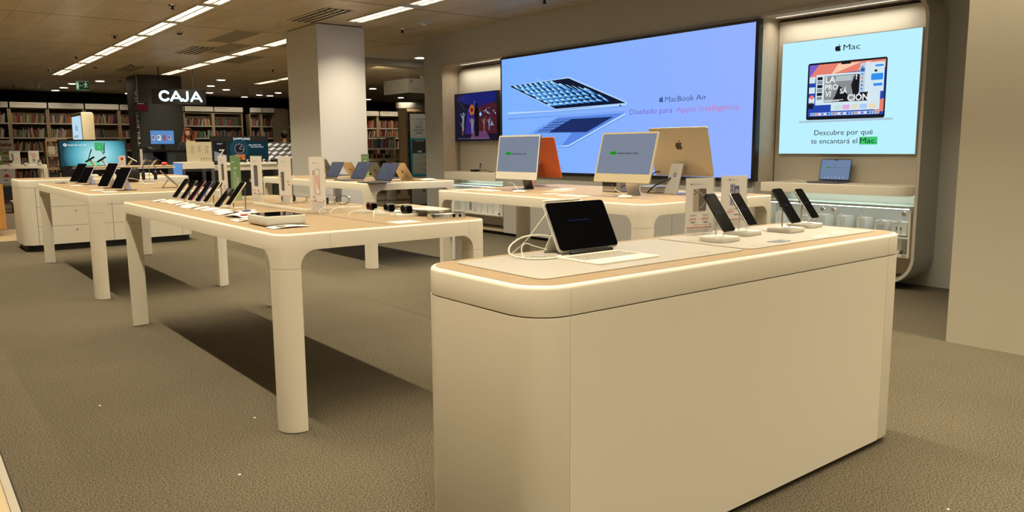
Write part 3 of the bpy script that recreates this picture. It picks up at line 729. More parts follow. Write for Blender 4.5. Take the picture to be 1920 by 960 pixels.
for (y, w2, h2, pic, lab) in ((4.60, .075, .135, 'bar', 'white hanging box farthest left in the right alcove cabinet'), (4.30, .07, .12, 'bar', 'narrow white box behind the third and fourth phones'), (4.14, .09, .14, 'bar', 'white box left of the cabinet door joint'),
                              (3.93, .09, .14, 'bar', 'tall white cable box right of the cabinet door joint'), (3.73, .08, .135, 'bar', 'white cable box in the middle of the right door'), (3.56, .115, .12, 'pad', 'square white charger box in right alcove cabinet'), (3.40, .135, .12, 'plug', 'white box with two black plugs in right alcove cabinet')):
    acc_box(y, z0, w2, .16, h2, lab, pic)
acc_box(3.40, .31, .10, .12, .13, 'white box on the bottom row behind the counter end', 'txt')
o = MB(GBOX).box(7.03, 7.27, 3.215, 4.70, .452, .460).build('glass_shelf'); tag(o, 'thin glass shelf inside the right alcove cabinet', 'shelf')
y = 10.03
for (y, w2, h2, pic, lab) in ((10.33, .09, .18, 'txt', 'white box at the far left of left alcove cabinet'), (10.13, .17, .20, 'mini', 'white box with grey square computer picture in left cabinet'), (9.88, .10, .17, 'txt', 'white adapter box right of the computer box'), (9.74, .13, .18, 'txt', 'second white adapter box in left cabinet'),
                              (9.58, .11, .18, 'txt', 'third white adapter box in left cabinet'), (9.44, .13, .17, 'txt', 'rightmost white adapter box in left cabinet')):
    acc_box(y, .286, w2, .16, h2, lab, pic)

# television in the left alcove
tv = empty('television', (7.25, 10.60, 0), FX, 'wall television showing a colourful night concert scene', 'television')
MB(BKS).slab(rr(0, 1.13, 1.392, 2.140, .004), -.03, .03, bt=.003, axis='y').build('housing', tv)
k = .0312; m = MB(S_BK); m.gr(.008, 1.122, 1.402, 2.132, k, em('tv_night', (.005, .005, .02)))
tb = em('tv_blue', (.008, .012, .14)); tr_ = em('tv_maroon', (.06, .01, .018)); to = em('tv_orange', (.45, .11, .02)); tp = em('tv_purple', (.03, .012, .16)); tl = em('tv_pale', (.18, .24, .36)); tc_ = em('tv_cyan', (.25, .60, .95)); tf = em('tv_floor', (.12, .04, .12)); ty_ = em('tv_skin', (.20, .13, .10))
m.g([(.05, 2.06), (.30, 1.98), (.62, 1.90), (1.12, 1.98), (1.12, 2.13), (.30, 2.13)], k+.001, tb)
m.g([(.62, 1.52), (1.12, 1.50), (1.12, 1.96), (.66, 1.98)], k+.001, tr_); m.g([(.28, 1.50), (.60, 1.50), (.58, 1.92), (.36, 1.90)], k+.001, tp)
m.g([(.42, 1.42), (.95, 1.42), (.85, 1.54), (.50, 1.54)], k+.002, tf)
m.g([(.48+(.085 if i % 2 else .062)*math.cos(2*PI*i/24), 1.875+(.092 if i % 2 else .068)*math.sin(2*PI*i/24)) for i in range(24)], k+.002, to)
m.g(circ(.48, 1.875, .035, 14), k+.003, tr_); m.gr(.545, .555, 1.94, 2.02, k+.002, tl)
m.gr(.55, .66, 1.46, 1.92, k+.003, S_BK, .04); m.g(circ(.60, 1.95, .03, 12), k+.003, S_BK)
def fig(u, v, h, mm, seed):
    rnd = random.Random(seed)
    m.g(circ(u, v+h*.9, h*.07, 10), k+.004, mm); m.g([(u-.03*h, v), (u+.04*h, v), (u+.09*h, v+.8*h), (u-.09*h, v+.8*h)], k+.004, mm)
    s_ = rnd.choice((-1, 1)); m.g([(u, v+.72*h), (u+.02, v+.68*h), (u+.22*h, v+1.0*h+.02*s_), (u+.2*h, v+1.02*h+.02*s_)], k+.004, mm); m.g([(u, v+.68*h), (u-.25*h, v+.95*h), (u-.27*h, v+.92*h), (u-.02, v+.62*h)], k+.004, mm)
fig(.24, 1.55, .30, tl, 1); fig(.22, 1.48, .22, ty_, 2); fig(.47, 1.50, .26, ty_, 3); fig(.50, 1.52, .22, tl, 4); fig(.80, 1.52, .22, ty_, 5); fig(.93, 1.55, .18, tl, 7); fig(1.03, 1.50, .30, tr_, 8)
for i in range(14):
    rnd = random.Random(i+40); m.g(circ(.68+.42*rnd.random(), 1.80+.10*rnd.random(), .006+.010*rnd.random(), 8), k+.005, (tc_, tl)[i % 2])
for q in range(6): m.g(circ(.12+.035*q, 2.03-.03*q, .006, 8), k+.005, tl)
m.g(circ(.71, 1.80, .028, 12), k+.005, tc_); m.g([(.95, 1.62), (1.05, 1.62), (1.0, 1.70)], k+.005, tl)
m.gr(.10, .93, 1.430, 1.434, k+.006, tl)
m.build('tv_picture', tv, smooth=False)

# ================================================================== DEVICES
def ribbon(mb, pts, width, th, y0=0):
    """closed or open strap: pts in x-z, extruded along y"""
    N = len(pts); vs = []; fs = []
    for i, (x, z) in enumerate(pts):
        p0 = Vector(pts[max(i-1, 0)]); p1 = Vector(pts[min(i+1, N-1)]); d = (p1-p0).normalized(); nx, nz_ = -d.y*th/2, d.x*th/2
        vs += [(x+nx, y0-width/2, z+nz_), (x+nx, y0+width/2, z+nz_), (x-nx, y0+width/2, z-nz_), (x-nx, y0-width/2, z-nz_)]
    for i in range(N-1):
        for k in range(4): fs.append((4*i+k, 4*i+(k+1) % 4, 4*i+4+(k+1) % 4, 4*i+4+k))
    fs.append((3, 2, 1, 0)); fs.append(tuple(4*(N-1)+k for k in range(4)))
    return mb.add(vs, fs)
def handset(name, loc, rz, tilt, w_, h_, frame, lab, cat='phone', group=None, lines_=0, th=.008, r0=.012, rest=None):
    t = empty(name, loc, rz, lab, cat, group); t.rotation_euler = (-tilt, 0, rz)
    MB(frame).slab(rr(-w_/2, w_/2, 0, h_, r0, 6), -th, 0, bt=.002, bb=.002, axis='y').build('body', t)
    m = MB(BGL).slab(rr(-w_/2+.002, w_/2-.002, .002, h_-.002, r0*.85, 6), -.0002, .0006, axis='y'); s = m.build('screen', t)
    if lines_:
        m = MB(S_FB)
        m.text('Diseñado para', -w_*.30, h_*lines_+.008, .0042, .0012, S_FB, bold=.004, sx=.95); m.text('Apple Intelligence.', -w_*.30, h_*lines_, .0042, .0012, S_FB, bold=.004, sx=.82)
        m.build('screen_text', s, smooth=False)
    cb = MB(frame); cb.mat(frame).slab(rr(-w_/2+.006, -w_/2+.034, h_-.036, h_-.008, .006, 4), -th-.002, -th, axis='y')
    cb.mat(BGL)
    for q in ((.013, .030), (.027, .030), (.013, .015)): cb.slab(circ(-w_/2+q[0], h_-.044+q[1], .0055, 10), -th-.003, -th-.002, axis='y')
    cb.build('camera_bump', t)
    return t
# ---- four phones on puck stands, on the counter
for i, (x, yb, fr, lab, flab) in enumerate([(2.506, 1.814, BKS, 'black phone on the leftmost white puck stand, before the taller price sign', ''),
                                  (2.752, 1.882, AL, 'silver-edged phone on the second puck stand, before the right price sign', ''),
                                  (2.988, 1.828, BKS, 'black phone on the third white puck stand of the counter', ''),
                                  (3.222, 1.880, AL, 'silver-edged phone farthest right on the counter', '')]):
    h_ = (.172, .160, .174, .160)[i]; tl_ = R(36); w_ = (.076, .072, .076, .072)[i]
    handset('phone', (x, yb, .972), R(2), tl_, w_, h_, fr, lab, 'phone', 'phones on puck stands', lines_=.47)
    st = empty('phone_stand', (x+.022, yb+.062, TT+.0046), R(2), f'white square puck stand with chrome post, {ORD[i]} from the left on the counter', 'phone stand', 'puck stands on the counter')
    MB(SIL).slab(rr(-.062, .062, -.055, .065, .018, 6), 0, .018, bt=.003, bb=.002).build('base', st)
    MB(CH).cyl((.012, .03, .018), (.012, .03, .118), .0036, .0036, 10).build('post', st)
    m = MB(BKS); m.M = T(-.02, .014, .118) @ RX(-tl_); m.cyl((0, .0, .0), (0, -.010, 0), .02, .02, 16); m.cyl((.0, .012, 0), (.03, .004, 0), .005, .005, 8); m.build('holder', st)
    MB(CBL).tube([(-.005, -.012, .018), (-.012, -.03, .034), (-.028, -.052, .055)], .0013, 6).build('cable', st)
# ---- price signs on the counter
def price_sign(loc, rz, w_, h_, lab, draw, card=PAP, name='price_sign', group='acrylic price signs'):
    t = empty(name, loc, rz, lab, 'sign', group)
    MB(card).box(-w_/2+.004, w_/2-.004, -.0012, .0012, .006, h_-.004).build('card', t)
    a = MB(ACR); a.box(-w_/2, w_/2, -.0045, -.0025, .002, h_); a.box(-w_/2, w_/2, .0025, .0045, .002, h_); a.box(-w_/2, w_/2, -.035, .035, 0, .002); a.box(w_/2, w_/2+.0015, -.0045, .0045, .002, h_); a.build('acrylic_holder', t)
    m = MB(INK); draw(m, w_, h_, .0018); m.build('print', t, smooth=False)
    return t
def draw_a(m, w_, h_, k):
    m.apple(-w_*.30, h_*.862, h_*.036, k, INK); m.text('iPhone 16 Pro', -w_*.25, h_*.865, h_*.032, k, GRY, sx=.78)
    m.gr(-w_*.23, w_*.02, h_*.40, h_*.80, k, mat('titanium_print', (.42, .34, .24), .5), .006)
    for q in ((-.18, .765), (-.18, .71), (-.115, .738)): m.g(circ(w_*q[0], h_*q[1], w_*.028, 12), k+.0004, INK)
    m.gr(-w_*.04, w_*.22, h_*.405, h_*.80, k+.0004, mat('bronze_print', (.06, .035, .025), .5), .006)
    m.g([(-w_*.02, h_*.74), (0, h_*.755), (w_*.21, h_*.62), (w_*.20, h_*.605)], k+.0008, MATS['titanium_print']); m.g([(-w_*.02, h_*.45), (w_*.08, h_*.47), (w_*.2, h_*.58), (w_*.19, h_*.59), (w_*.07, h_*.485), (-w_*.02, h_*.465)], k+.0008, MATS['titanium_print'])
    m.text('1.229 €', -w_*.39, h_*.245, h_*.045, k, RED, sx=.82, shear=.25, bold=.012); m.text('1.009 €', w_*.04, h_*.245, h_*.045, k, RED, sx=.82, shear=.25, bold=.012)
    for s_ in (-.34, .10): m.lines(w_*s_, w_*(s_+.24), h_*.335, 2, h_*.016, h_*.008, k, GRY); m.gr(w_*(s_+.04), w_*(s_+.18), h_*.200, h_*.216, k, INK)
    m.lines(-w_*.2, w_*.25, h_*.16, 1, .01, h_*.006, k, RED); m.g([(w_*.36, h_*.15), (w_*.42, h_*.165), (w_*.36, h_*.18)], k, INK)
    m.gr(-w_*.44, w_*.44, h_*.112, h_*.126, k, RED); m.lines(-w_*.42, w_*.42, h_*.095, 6, h_*.012, h_*.005, k, LGR, 3)
def draw_b(m, w_, h_, k):
    m.apple(-w_*.18, h_*.90, h_*.034, k, INK); m.text('iPhone 16', -w_*.12, h_*.902, h_*.030, k, GRY, sx=.85)
    m.gr(-w_*.15, w_*.04, h_*.44, h_*.84, k, mat('lilac_print', (.30, .28, .48), .5), .006); m.g(circ(-w_*.08, h_*.79, w_*.035, 12), k+.0004, INK); m.g(circ(-w_*.08, h_*.72, w_*.035, 12), k+.0004, INK)
    m.gr(-.0, w_*.19, h_*.44, h_*.80, k+.0004, mat('navy_print', (.03, .04, .12), .5), .006); m.g(circ(w_*.1, h_*.70, w_*.07, 14), k+.0008, MATS['lilac_print'])
    m.text('1.009 €', -w_*.28, h_*.30, h_*.045, k, RED, sx=.85, shear=.25, bold=.012); m.gr(w_*.02, w_*.2, h_*.255, h_*.27, k, INK); m.lines(-w_*.2, w_*.22, h_*.365, 1, .01, h_*.008, k, GRY)
    m.gr(-w_*.44, w_*.44, h_*.172, h_*.186, k, RED); m.lines(-w_*.42, w_*.42, h_*.15, 7, h_*.014, h_*.005, k, LGR, 5)
price_sign((2.66, 2.085, TT+.0045), R(-14), .150, .240, 'clear stand with a bronze phone price card, left one on counter', draw_a)
price_sign((2.945, 2.12, TT+.0045), R(-14), .150, .240, 'clear stand with a lilac phone price card, right one on counter', draw_b)
# stickers on the mats
for x, y, w_, h_, lab, mm in ((2.20, 1.705, .085, .022, 'grey text sticker at the corner of the left mat', LGR), (2.53, 1.70, .09, .022, 'grey text sticker near the left end of right mat', LGR), (2.68, 1.715, .10, .05, 'shiny pale sticker in front of the second phone', AL), (2.95, 1.70, .10, .028, 'small pale sticker in front of the third phone', PAPW), (3.13, 1.715, .10, .028, 'small pale sticker near the counter right end', PAPW)):
    m = MB(mm).slab(rr(-w_/2, w_/2, -h_/2, h_/2, .004), 0, .0006); m.M = T(0, 0, .0012) @ RX(-PI/2); m.lines(-w_*.4, w_*.4, h_*.25, 3, h_*.25, .0015, 0, GRY)
    o = m.build('sticker'); o.location = (x, y, TT+.005); tag(o, lab, 'sticker')

# ---- tablet with keyboard on the counter
t = empty('keyboard_folio', (1.862, 1.83, TT+.0046), R(0), 'cream tablet keyboard lying on the left counter mat', 'keyboard')
MB(KEY).slab(rr(-.145, .145, -.100, .105, .010, 6), 0, .006, bt=.002).build('deck', t)
ks = MB(MATT)
for j in range(5):
    for i in range(13):
        if j == 0 and 3 <= i <= 8: continue
        ks.slab(rr(-.128+i*.0198, -.112+i*.0198, -.018+j*.0195, -.002+j*.0195, .002, 2), .006, .0075)
ks.slab(rr(-.128+3*.0198, -.112+8*.0198, -.018, -.002, .002, 2), .006, .0075)
ks.build('keys', t)
MB(SIL).slab(rr(-.06, .06, -.088, -.030, .004), .006, .0066).build('trackpad', t)
t = empty('tablet', (1.897, 1.955, .944), 0, 'large tablet with black screen propped on the foreground counter', 'tablet'); tl_ = R(28)
t.rotation_euler = (-tl_, 0, R(0))
MB(AL).slab(rr(-.142, .142, 0, .183, .014, 8), -.0065, 0, bt=.0015, bb=.001, axis='y').build('body', t)
s = MB(BGL).slab(rr(-.1405, .1405, .0015, .1815, .013, 8), -.0002, .0007, axis='y').build('screen', t)
m = MB(S_FB); m.text('Diseñado para Apple Intelligence.', -.058, .108, .0052, .0012, S_FB, bold=.003, sx=1.0); m.build('screen_text', s, smooth=False)
MB(SIL).slab(rr(-.145, .145, -.002, .186, .015, 8), -.0095, -.0066, axis='y').build('rear_cover', t)
t = empty('folio_stand', (1.897, 1.97, TT+.0046), 0, 'grey folding back cover propping up the counter tablet', 'stand')
m = MB(SIL); m.slab(rr(-.143, .143, -.012, .075, .01), 0, .004); m.build('foot_flap', t)
m = MB(BKS); m.slab(rr(-.10, .10, -.030, -.012, .004), 0, .014, bt=.003); m.build('hinge', t)
m = MB(SIL); m.M = T(0, .077, .004) @ RX(R(32)); m.slab(rr(-.143, .143, 0, .080, .01), 0, .004, axis='y'); m.build('support_flap', t)
t = empty('stylus', (1.85, 2.047, 1.111), 0, 'white stylus clipped along the tablet top edge', 'stylus')
m = MB(SIL); m.cyl((-.08, 0, 0), (.078, 0, 0), .0044, .0044, 12); m.build('barrel', t); MB(SIL).cyl((-.098, 0, 0), (-.08, 0, 0), .001, .0044, 12).build('tip', t)
o = MB(CBL); o.tube([(1.752, 2.02, 1.075), (1.715, 2.03, 1.03), (1.675, 2.05, .975), (1.64, 2.085, .931)], .0016, 6)
tag(o.build('charging_cable'), 'thin white cable dropping from the tablet back to the mat', 'cable')
o = MB(CBL); o.tube([(1.735, 1.935, .932), (1.68, 1.935, .930), (1.63, 1.975, .930), (1.60, 2.03, .940), (1.62, 2.06, .965), (1.665, 2.05, .992), (1.72, 2.03, .998), (1.76, 2.02, .992)], .0030, 8); o.cyl((1.725, 1.935, .932), (1.74, 1.936, .932), .005, .005, 8)
tag(o.build('charging_cable'), 'thick white cable looping left of the counter tablet', 'cable')
o = MB(CBL); o.tube([(1.63, 2.00, .930), (1.645, 2.03, .955), (1.67, 2.04, .972), (1.70, 2.03, .962), (1.74, 2.01, .948)], .0018, 6); o.tube([(1.64, 1.99, .9285), (1.69, 2.02, .9285), (1.72, 1.99, .9285), (1.70, 1.96, .9285)], .0015, 6)
tag(o.build('charging_cable'), 'small white cable arch inside the bigger cable loop', 'cable')

# ---- phones on the phone table
rows = [(1.57, 5.91, .958, BKS, 'dark bronze-edged phone, farthest of the tilted row', .165, 38), (1.57, 5.71, .957, ALD, 'phone with bright reflection, second farthest of the tilted row', .155, 38),
        (1.57, 5.54, .955, PUR, 'phone with pink edge in the tilted row', .168, 39), (1.57, 5.37, .957, BLU, 'phone with blue edge in the tilted row', .162, 38),
        (1.57, 5.20, .960, CRM, 'phone with pale silver edge in the tilted row', .160, 38), (1.58, 5.01, .940, BKS, 'lowest all-black phone in the tilted row', .148, 41), (1.57, 4.76, .963, CRM, 'nearest tilted phone with cream gold edge', .172, 38)]
for i, (x, y, z, fr, lab, h_, ti) in enumerate(rows):
    handset('phone', (x, y, z), FX+R(4), R(ti), .075, h_, fr, lab, 'phone', 'tilted phones along the left table edge')
    st = empty('phone_stand', (x+.110, y, TT+.0014), FX, f'thin chrome post stand under the tilted phones, {ORD[6-i]} from the camera', 'phone stand', 'post stands on the phone table')
    hz = z-TT+.095/math.tan(R(ti))-.016
    MB(SIL).slab(circ(0, .02, .045, 24), 0, .004, bt=.001).build('base', st)
    MB(ALD).cyl((0, 0, .003), (0, 0, hz), .0030, .0030, 8).build('post', st)
    m = MB(BKS); m.M = T(0, -.004, hz) @ RX(-R(ti)); m.cyl((0, .004, 0), (0, -.008, 0), .017, .017, 12); m.build('holder', st)
    MB(CBL).tube([(0, .03, .004), (.0, -.02, .012), (0, -.055, .035)], .0012, 5).build('cable', st)
# ---- A4 price signs on the phone table
def body_print(m, w_, h_, k, seed, title, phone, prices, foot=True):
    m.apple(-w_*.20, h_*.872, h_*.030, k, INK); m.text(title, -w_*.13, h_*.875, h_*.026, k, GRY, sx=.9)
    phone(m, w_, h_, k)
    for (u, v, t_) in prices: m.text(t_, w_*u, h_*v, h_*.040, k, RED, sx=.8, bold=.015); m.gr(w_*(u+.08), w_*(u+.2), h_*(v-.045), h_*(v-.030), k, INK)
    if foot:
        m.gr(-w_*.42, w_*.42, h_*.195, h_*.203, k, RED); m.lines(-w_*.42, w_*.42, h_*.175, 8, h_*.020, h_*.007, k, LGR, seed); m.g([(w_*.36, h_*.215), (w_*.42, h_*.232), (w_*.36, h_*.249)], k, INK)
def ph(u0, u1, v0, v1, c1, c2):
    def f(m, w_, h_, k):
        m.gr(w_*u0, w_*(u0+(u1-u0)*.6), h_*v0, h_*v1, k, c1, .006); m.gr(w_*(u0+(u1-u0)*.35), w_*u1, h_*v0, h_*v1, k+.0004, c2, .006)
        for q in (.04, .10): m.g(circ(w_*(u0+.06), h_*(v1-q), w_*.03, 10), k+.0008, INK)
    return f
cb_ = mat('black_phone_print', (.04, .035, .03), .5); cz = mat('silver_phone_print', (.30, .28, .26), .5); cu = mat('ultramarine_print', (.07, .07, .25), .5)
price_sign((1.985, 6.085, TT+.0016), FX, .20, .328, 'price sign with dark phone, farthest back of the row', lambda m, w_, h_, k: body_print(m, w_, h_, k, 1, 'iPhone 16', ph(-.15, .17, .42, .80, cz, cb_), [(-.36, .27, '969 €'), (.05, .27, '1.099 €')]))
def draw_green(m, w_, h_, k):
    m.text('¡TE LO PAGAMOS!', -w_*.42, h_*.84, h_*.030, k, PAPW, sx=.72, bold=.01); m.lines(-w_*.15, w_*.2, h_*.72, 2, h_*.03, h_*.012, k, PAPW)
    for cx, cz_, a, b_ in ((-.05, .47, .13, .17), (.24, .40, .08, .11)):
        N = 26; o1 = [(w_*(cx+a*math.cos(2*PI*i/N)), h_*(cz_+b_*math.sin(2*PI*i/N))) for i in range(N)]; o2 = [(w_*(cx+(a-.03)*math.cos(2*PI*i/N)), h_*(cz_+(b_-.013)*math.sin(2*PI*i/N))) for i in range(N)]
        m.mat(PAPW); m.add([(p[0], -k, p[1]) for p in o1]+[(p[0], -k, p[1]) for p in o2], [(i, (i+1) % N, N+(i+1) % N, N+i) for i in range(N)])
    m.g([(w_*.0, h_*.02), (w_*.45, h_*.02), (w_*.45, h_*.32), (w_*.1, h_*.22)], k, GRNL); m.gr(-w_*.05, w_*.05, h_*.17, h_*.22, k+.0004, PAPW)
price_sign((1.985, 5.80, TT+.0016), FX, .21, .328, 'bright green card in a clear stand between the white price signs', draw_green, card=GRN)
price_sign((1.968, 5.33, TT+.0016), FX, .212, .328, 'price sign with dark blue phone, middle of the row', lambda m, w_, h_, k: body_print(m, w_, h_, k, 2, 'iPhone 15', ph(-.22, .12, .36, .80, cu, cb_), [(-.33, .25, '789 €'), (.06, .25, '889 €')]))
price_sign((2.02, 4.96, TT+.0016), FX, .215, .328, 'price sign with a side-on black phone, second nearest', lambda m, w_, h_, k: body_print(m, w_, h_, k, 3, 'iPhone 16e', ph(-.32, -.05, .30, .68, cz, cb_), [(.16, .47, '709 €')]))
cp = mat('pink_phone_print', (.70, .42, .42), .5); cpl = mat('pale_pink_print', (.72, .55, .54), .5)
def ph15(m, w_, h_, k):
    m.gr(-w_*.26, -w_*.02, h_*.33, h_*.76, k, cpl, .006); m.gr(-w_*.10, w_*.17, h_*.33, h_*.78, k+.0004, INK, .008); m.gr(-w_*.085, w_*.155, h_*.337, h_*.773, k+.0007, PAP, .007)
    m.gr(-w_*.05, w_*.10, h_*.50, h_*.68, k+.0010, cp, .015); m.gr(w_*.02, w_*.13, h_*.42, h_*.60, k+.0012, cp, .012)
    for q in (.73, .69): m.g(circ(-w_*.22, h_*q, w_*.03, 10), k+.0006, INK)
price_sign((1.94, 4.285, TT+.0016), FX, .215, .328, 'nearest price sign with a pink phone beside the watch cables', lambda m, w_, h_, k: body_print(m, w_, h_, k, 4, 'iPhone 15', ph15, [(-.30, .255, '675 €')]))
# ---- price cards lying along the left edge
rnd = random.Random(12)
for i in range(11):
    y = 4.42+.165*i; w_ = .12+.02*rnd.random()
    t = empty('price_card', (1.435+.05*rnd.random(), y, TT+.0015), FX+R(rnd.uniform(-14, 14)), f'small flat price card on the left table edge, {ORD[i]} from the camera', 'card', 'flat price cards along the phone table')
    m = MB(PAPW); m.M = RX(R(-82)); m.box(-w_/2, w_/2, -.001, .001, .012, .095); m.build('card', t)
    m = MB(ACR); m.box(-w_/2-.003, w_/2+.003, -.02, .10, 0, .003); m.build('acrylic_plate', t)
    m = MB(INK); m.M = RX(R(-82)); m.lines(-w_*.4, w_*.3, .085, 3, .012, .003, .0014, LGR, i); m.text(('969', '789', '1.099')[i % 3]+' €', -w_*.1, .022, .014, .0014, RED, bold=.01); m.build('print', t)
for i, (x, y, a, lab) in enumerate([(1.50, 4.33, 20, 'open brochure with colour pictures left of the white tray'), (1.60, 4.60, 28, 'brochure overlapping the flat price cards'), (1.70, 4.30, 24, 'pale leaflet behind the white display tray'), (1.455, 4.10, 4, 'grey leaflet at the table edge beside white tray'), (1.47, 3.60, 0, 'white leaflet on the table in front of white tray')]):
    m = MB(PAP); w_ = .16 if i != 4 else .19; d_ = .105; N = 8
    vs = []; 
    for q in range(N+1):
        u = q/N; z = .002+.012*math.sin(PI*u)*(.5 if i > 2 else 1); vs += [(-w_/2+w_*u, -d_/2, z), (-w_/2+w_*u, d_/2, z)]
    vs += [(a_, b_, c_-.0015) for a_, b_, c_ in vs]; n2_ = 2*(N+1)
    fs = [(2*q, 2*q+2, 2*q+3, 2*q+1) for q in range(N)]+[(n2_+2*q, n2_+2*q+1, n2_+2*q+3, n2_+2*q+2) for q in range(N)]+[(2*q, n2_+2*q, n2_+2*q+2, 2*q+2) for q in range(N)]+[(2*q+1, 2*q+3, n2_+2*q+3, n2_+2*q+1) for q in range(N)]
    m.add(vs, fs); 
    m.mat((RED, cu, cz, LGR, GRY)[i]); z = .0025+.012*math.sin(PI*.35)*(.5 if i > 2 else 1)
    m.add([(-w_*.3, -d_*.35, z+.001), (-w_*.1, -d_*.35, z+.0035), (-w_*.1, d_*.3, z+.0035), (-w_*.3, d_*.3, z+.001)], [(0, 1, 2, 3)])
    o = m.build('leaflet'); o.location = (x, y, TT+.0015); o.rotation_euler = (0, 0, R(a)+(PI/2 if i < 3 else 0)); tag(o, lab, 'leaflet')
# ---- white tray with dark glass
t = empty('display_tray', (1.487, 3.785, TT+.0055), 0, 'thick white rounded tray with dark glass top on table corner', 'display tray')
MB(SIL).slab(rr(-.105, .105, -.13, .13, .022, 8), 0, .047, bt=.003, bb=.012).build('body', t)
MB(BGL).slab(rr(-.098, .098, -.123, .123, .018, 8), .0465, .0478).build('glass_top', t)
m = MB(BK); m.slab(rr(-.08, .08, -.105, .105, .01), -.004, 0); m.build('feet', t)
# ---- watches
def strap_loop(r1, r2, n_=22, a0=-.35*PI, a1=1.35*PI): return [(r1*math.cos(a0+(a1-a0)*i/n_), r2+r2*math.sin(a0+(a1-a0)*i/n_)) for i in range(n_+1)]
def watch(loc, rz, strapm, r1, r2, wd, lab, group, face=BKS, th=.0035):
    t = empty('smart_watch', loc, rz, lab, 'watch', group)
    m = MB(strapm); ribbon(m, strap_loop(r1, r2, a0=-.48*PI, a1=1.48*PI), wd, th); m.build('strap', t)
    m = MB(face); m.M = T(r1-.001, 0, r2) @ RY(PI/2); m.slab(rr(-.021, .021, -.018, .018, .009), -.004, .008, bt=.003); m.mat(BGL).slab(rr(-.018, .018, -.015, .015, .007), .008, .0086); m.build('case', t)
    return t
tr = empty('watch_tray', (2.09, 4.78, TT+.0015), 0, 'long low white tray carrying the loop watches', 'tray')
MB(SIL).slab(rr(-.175, .20, -.38, .52, .02), 0, .016, bt=.003).build('base', tr); MB(WD).slab(rr(-.165, .19, -.37, .51, .016), .015, .0172).build('insert', tr)
for i, (x, y, sm, lab) in enumerate([(2.05, 5.00, CBK, 'dark strap loop watch, farthest left of the pale signs'), (2.12, 4.96, SIL, 'white strap loop watch beside the dark one'), (2.10, 4.60, CBK, 'dark loop watch half hidden by nearest price sign'), (2.16, 4.62, SIL, 'white loop watch right of the nearest price sign'), (2.19, 4.68, ALD, 'grey loop watch in the middle of the tray'), (2.24, 4.58, CBK, 'dark loop watch at the right end of tray')]):
    watch((x, y, TT+.020), R(-24) if i % 2 else R(-32), sm, .040, .028, .020, lab, 'loop watches on the long tray', face=(AL if i % 2 else BKS))
for i, (x, y, sm, lab) in enumerate([(2.18, 4.08, REDP, 'maroon strap watch, leftmost of the three front watches'), (2.20, 3.91, CBK, 'black strap watch in the middle of the front three'), (2.215, 3.745, CBK, 'chunky black strap watch, rightmost of the front three')]):
    pk = empty('watch_puck', (x-.01, y, TT+.0015), 0, f'flat white charging block under the {("maroon", "middle black", "rightmost black")[i]} watch', 'watch stand', 'white blocks under front watches')
    MB(SIL).slab(rr(-.07, .06, -.05, .05, .01), 0, .014, bt=.002).build('base', pk); MB(BK).slab(rr(-.062, .052, -.042, .042, .008), -.0012, 0).build('foot', pk)
    watch((x, y, TT+.018), R(-97), sm, .034, .021, .042, lab, 'front watches', th=.006)
for i, (p0, p1, p2) in enumerate([((1.895, 4.16, 0), (2.0, 4.18, .045), (2.14, 4.11, .012)), ((1.895, 4.02, 0), (2.0, 4.07, .045), (2.16, 4.00, .012)), ((1.895, 3.80, 0), (1.98, 3.84, .035), (2.16, 3.88, .012)), ((1.895, 3.53, 0), (1.95, 3.60, .062), (2.15, 3.74, .010))]):
    m = MB(CBL); b0 = Vector((0, 0, TT+.002)); m.tube([Vector(p0)+b0, Vector(p0)+b0+Vector((.005, .01, .028)), Vector(p1)+b0, Vector(p2)+b0], .0022, 6)
    tag(m.build('charging_cable'), f'white cable arch from table slot to watches, {ORD[3-i]} from camera', 'cable', 'watch cable arches')
o = MB(GAP).box(1.893, 1.897, 3.38, 5.2, TT+.0013, TT+.0018); tag(o.build('cable_slot'), 'thin dark slot line running along the phone table top', 'slot')
# ---- mirrored box with brochures at the right corner
t = empty('chrome_riser', (2.30, 3.46, TT+.0015), R(-8), 'low mirror-chrome riser reflecting the screen at table corner', 'riser')
MB(CH).slab(rr(-.10, .10, -.025, .06, .02, 8), 0, .028, bt=.002).build('body', t)
for q in range(5): MB((AL, BGL)[q % 2]).box(.0+.018*q, .012+.018*q, -.0262, -.0252, .006, .022).build('key_strip', t)
for i, (x, y, z, a, l_, lab) in enumerate([(2.47, 3.86, .030, -28, .62, 'long beige brochure resting on the chrome riser'), (2.36, 3.66, .034, -30, .34, 'pinkish brochure leaning over the chrome riser')]):
    m = MB(PAP if i else ALB); m.slab(rr(-.05, .05, -l_/2, l_/2, .006), 0, .004); m.mat(LGR).slab(rr(-.04, .04, -l_*.4, -l_*.1, .002), .004, .0045)
    o = m.build('brochure'); o.location = (x-.06, y+.05, TT+z); o.rotation_euler = (R(-1), 0, R(a) if False else R(-8+16*i)); tag(o, lab, 'brochure')
m = MB(PAP); m.box(-.06, .06, -.08, .08, 0, .003); m.box(-.05, .07, -.06, .10, .003, .006); o = m.build('leaflet'); o.location = (2.32, 3.98, TT+.0015); tag(o, 'short stack of leaflets between watches and chrome riser', 'leaflet')
m = MB(PAPW); m.slab(rr(-.05, .09, -.10, .02, .004), 0, .0012); m.M = RX(-PI/2); m.lines(-.04, .08, .08, 6, .014, .004, .0016, LGR, 9) if False else None; o = m.build('leaflet'); o.location = (2.0, 3.48, TT+.0016); tag(o, 'thin white printed sheet at the end of slot line', 'leaflet')

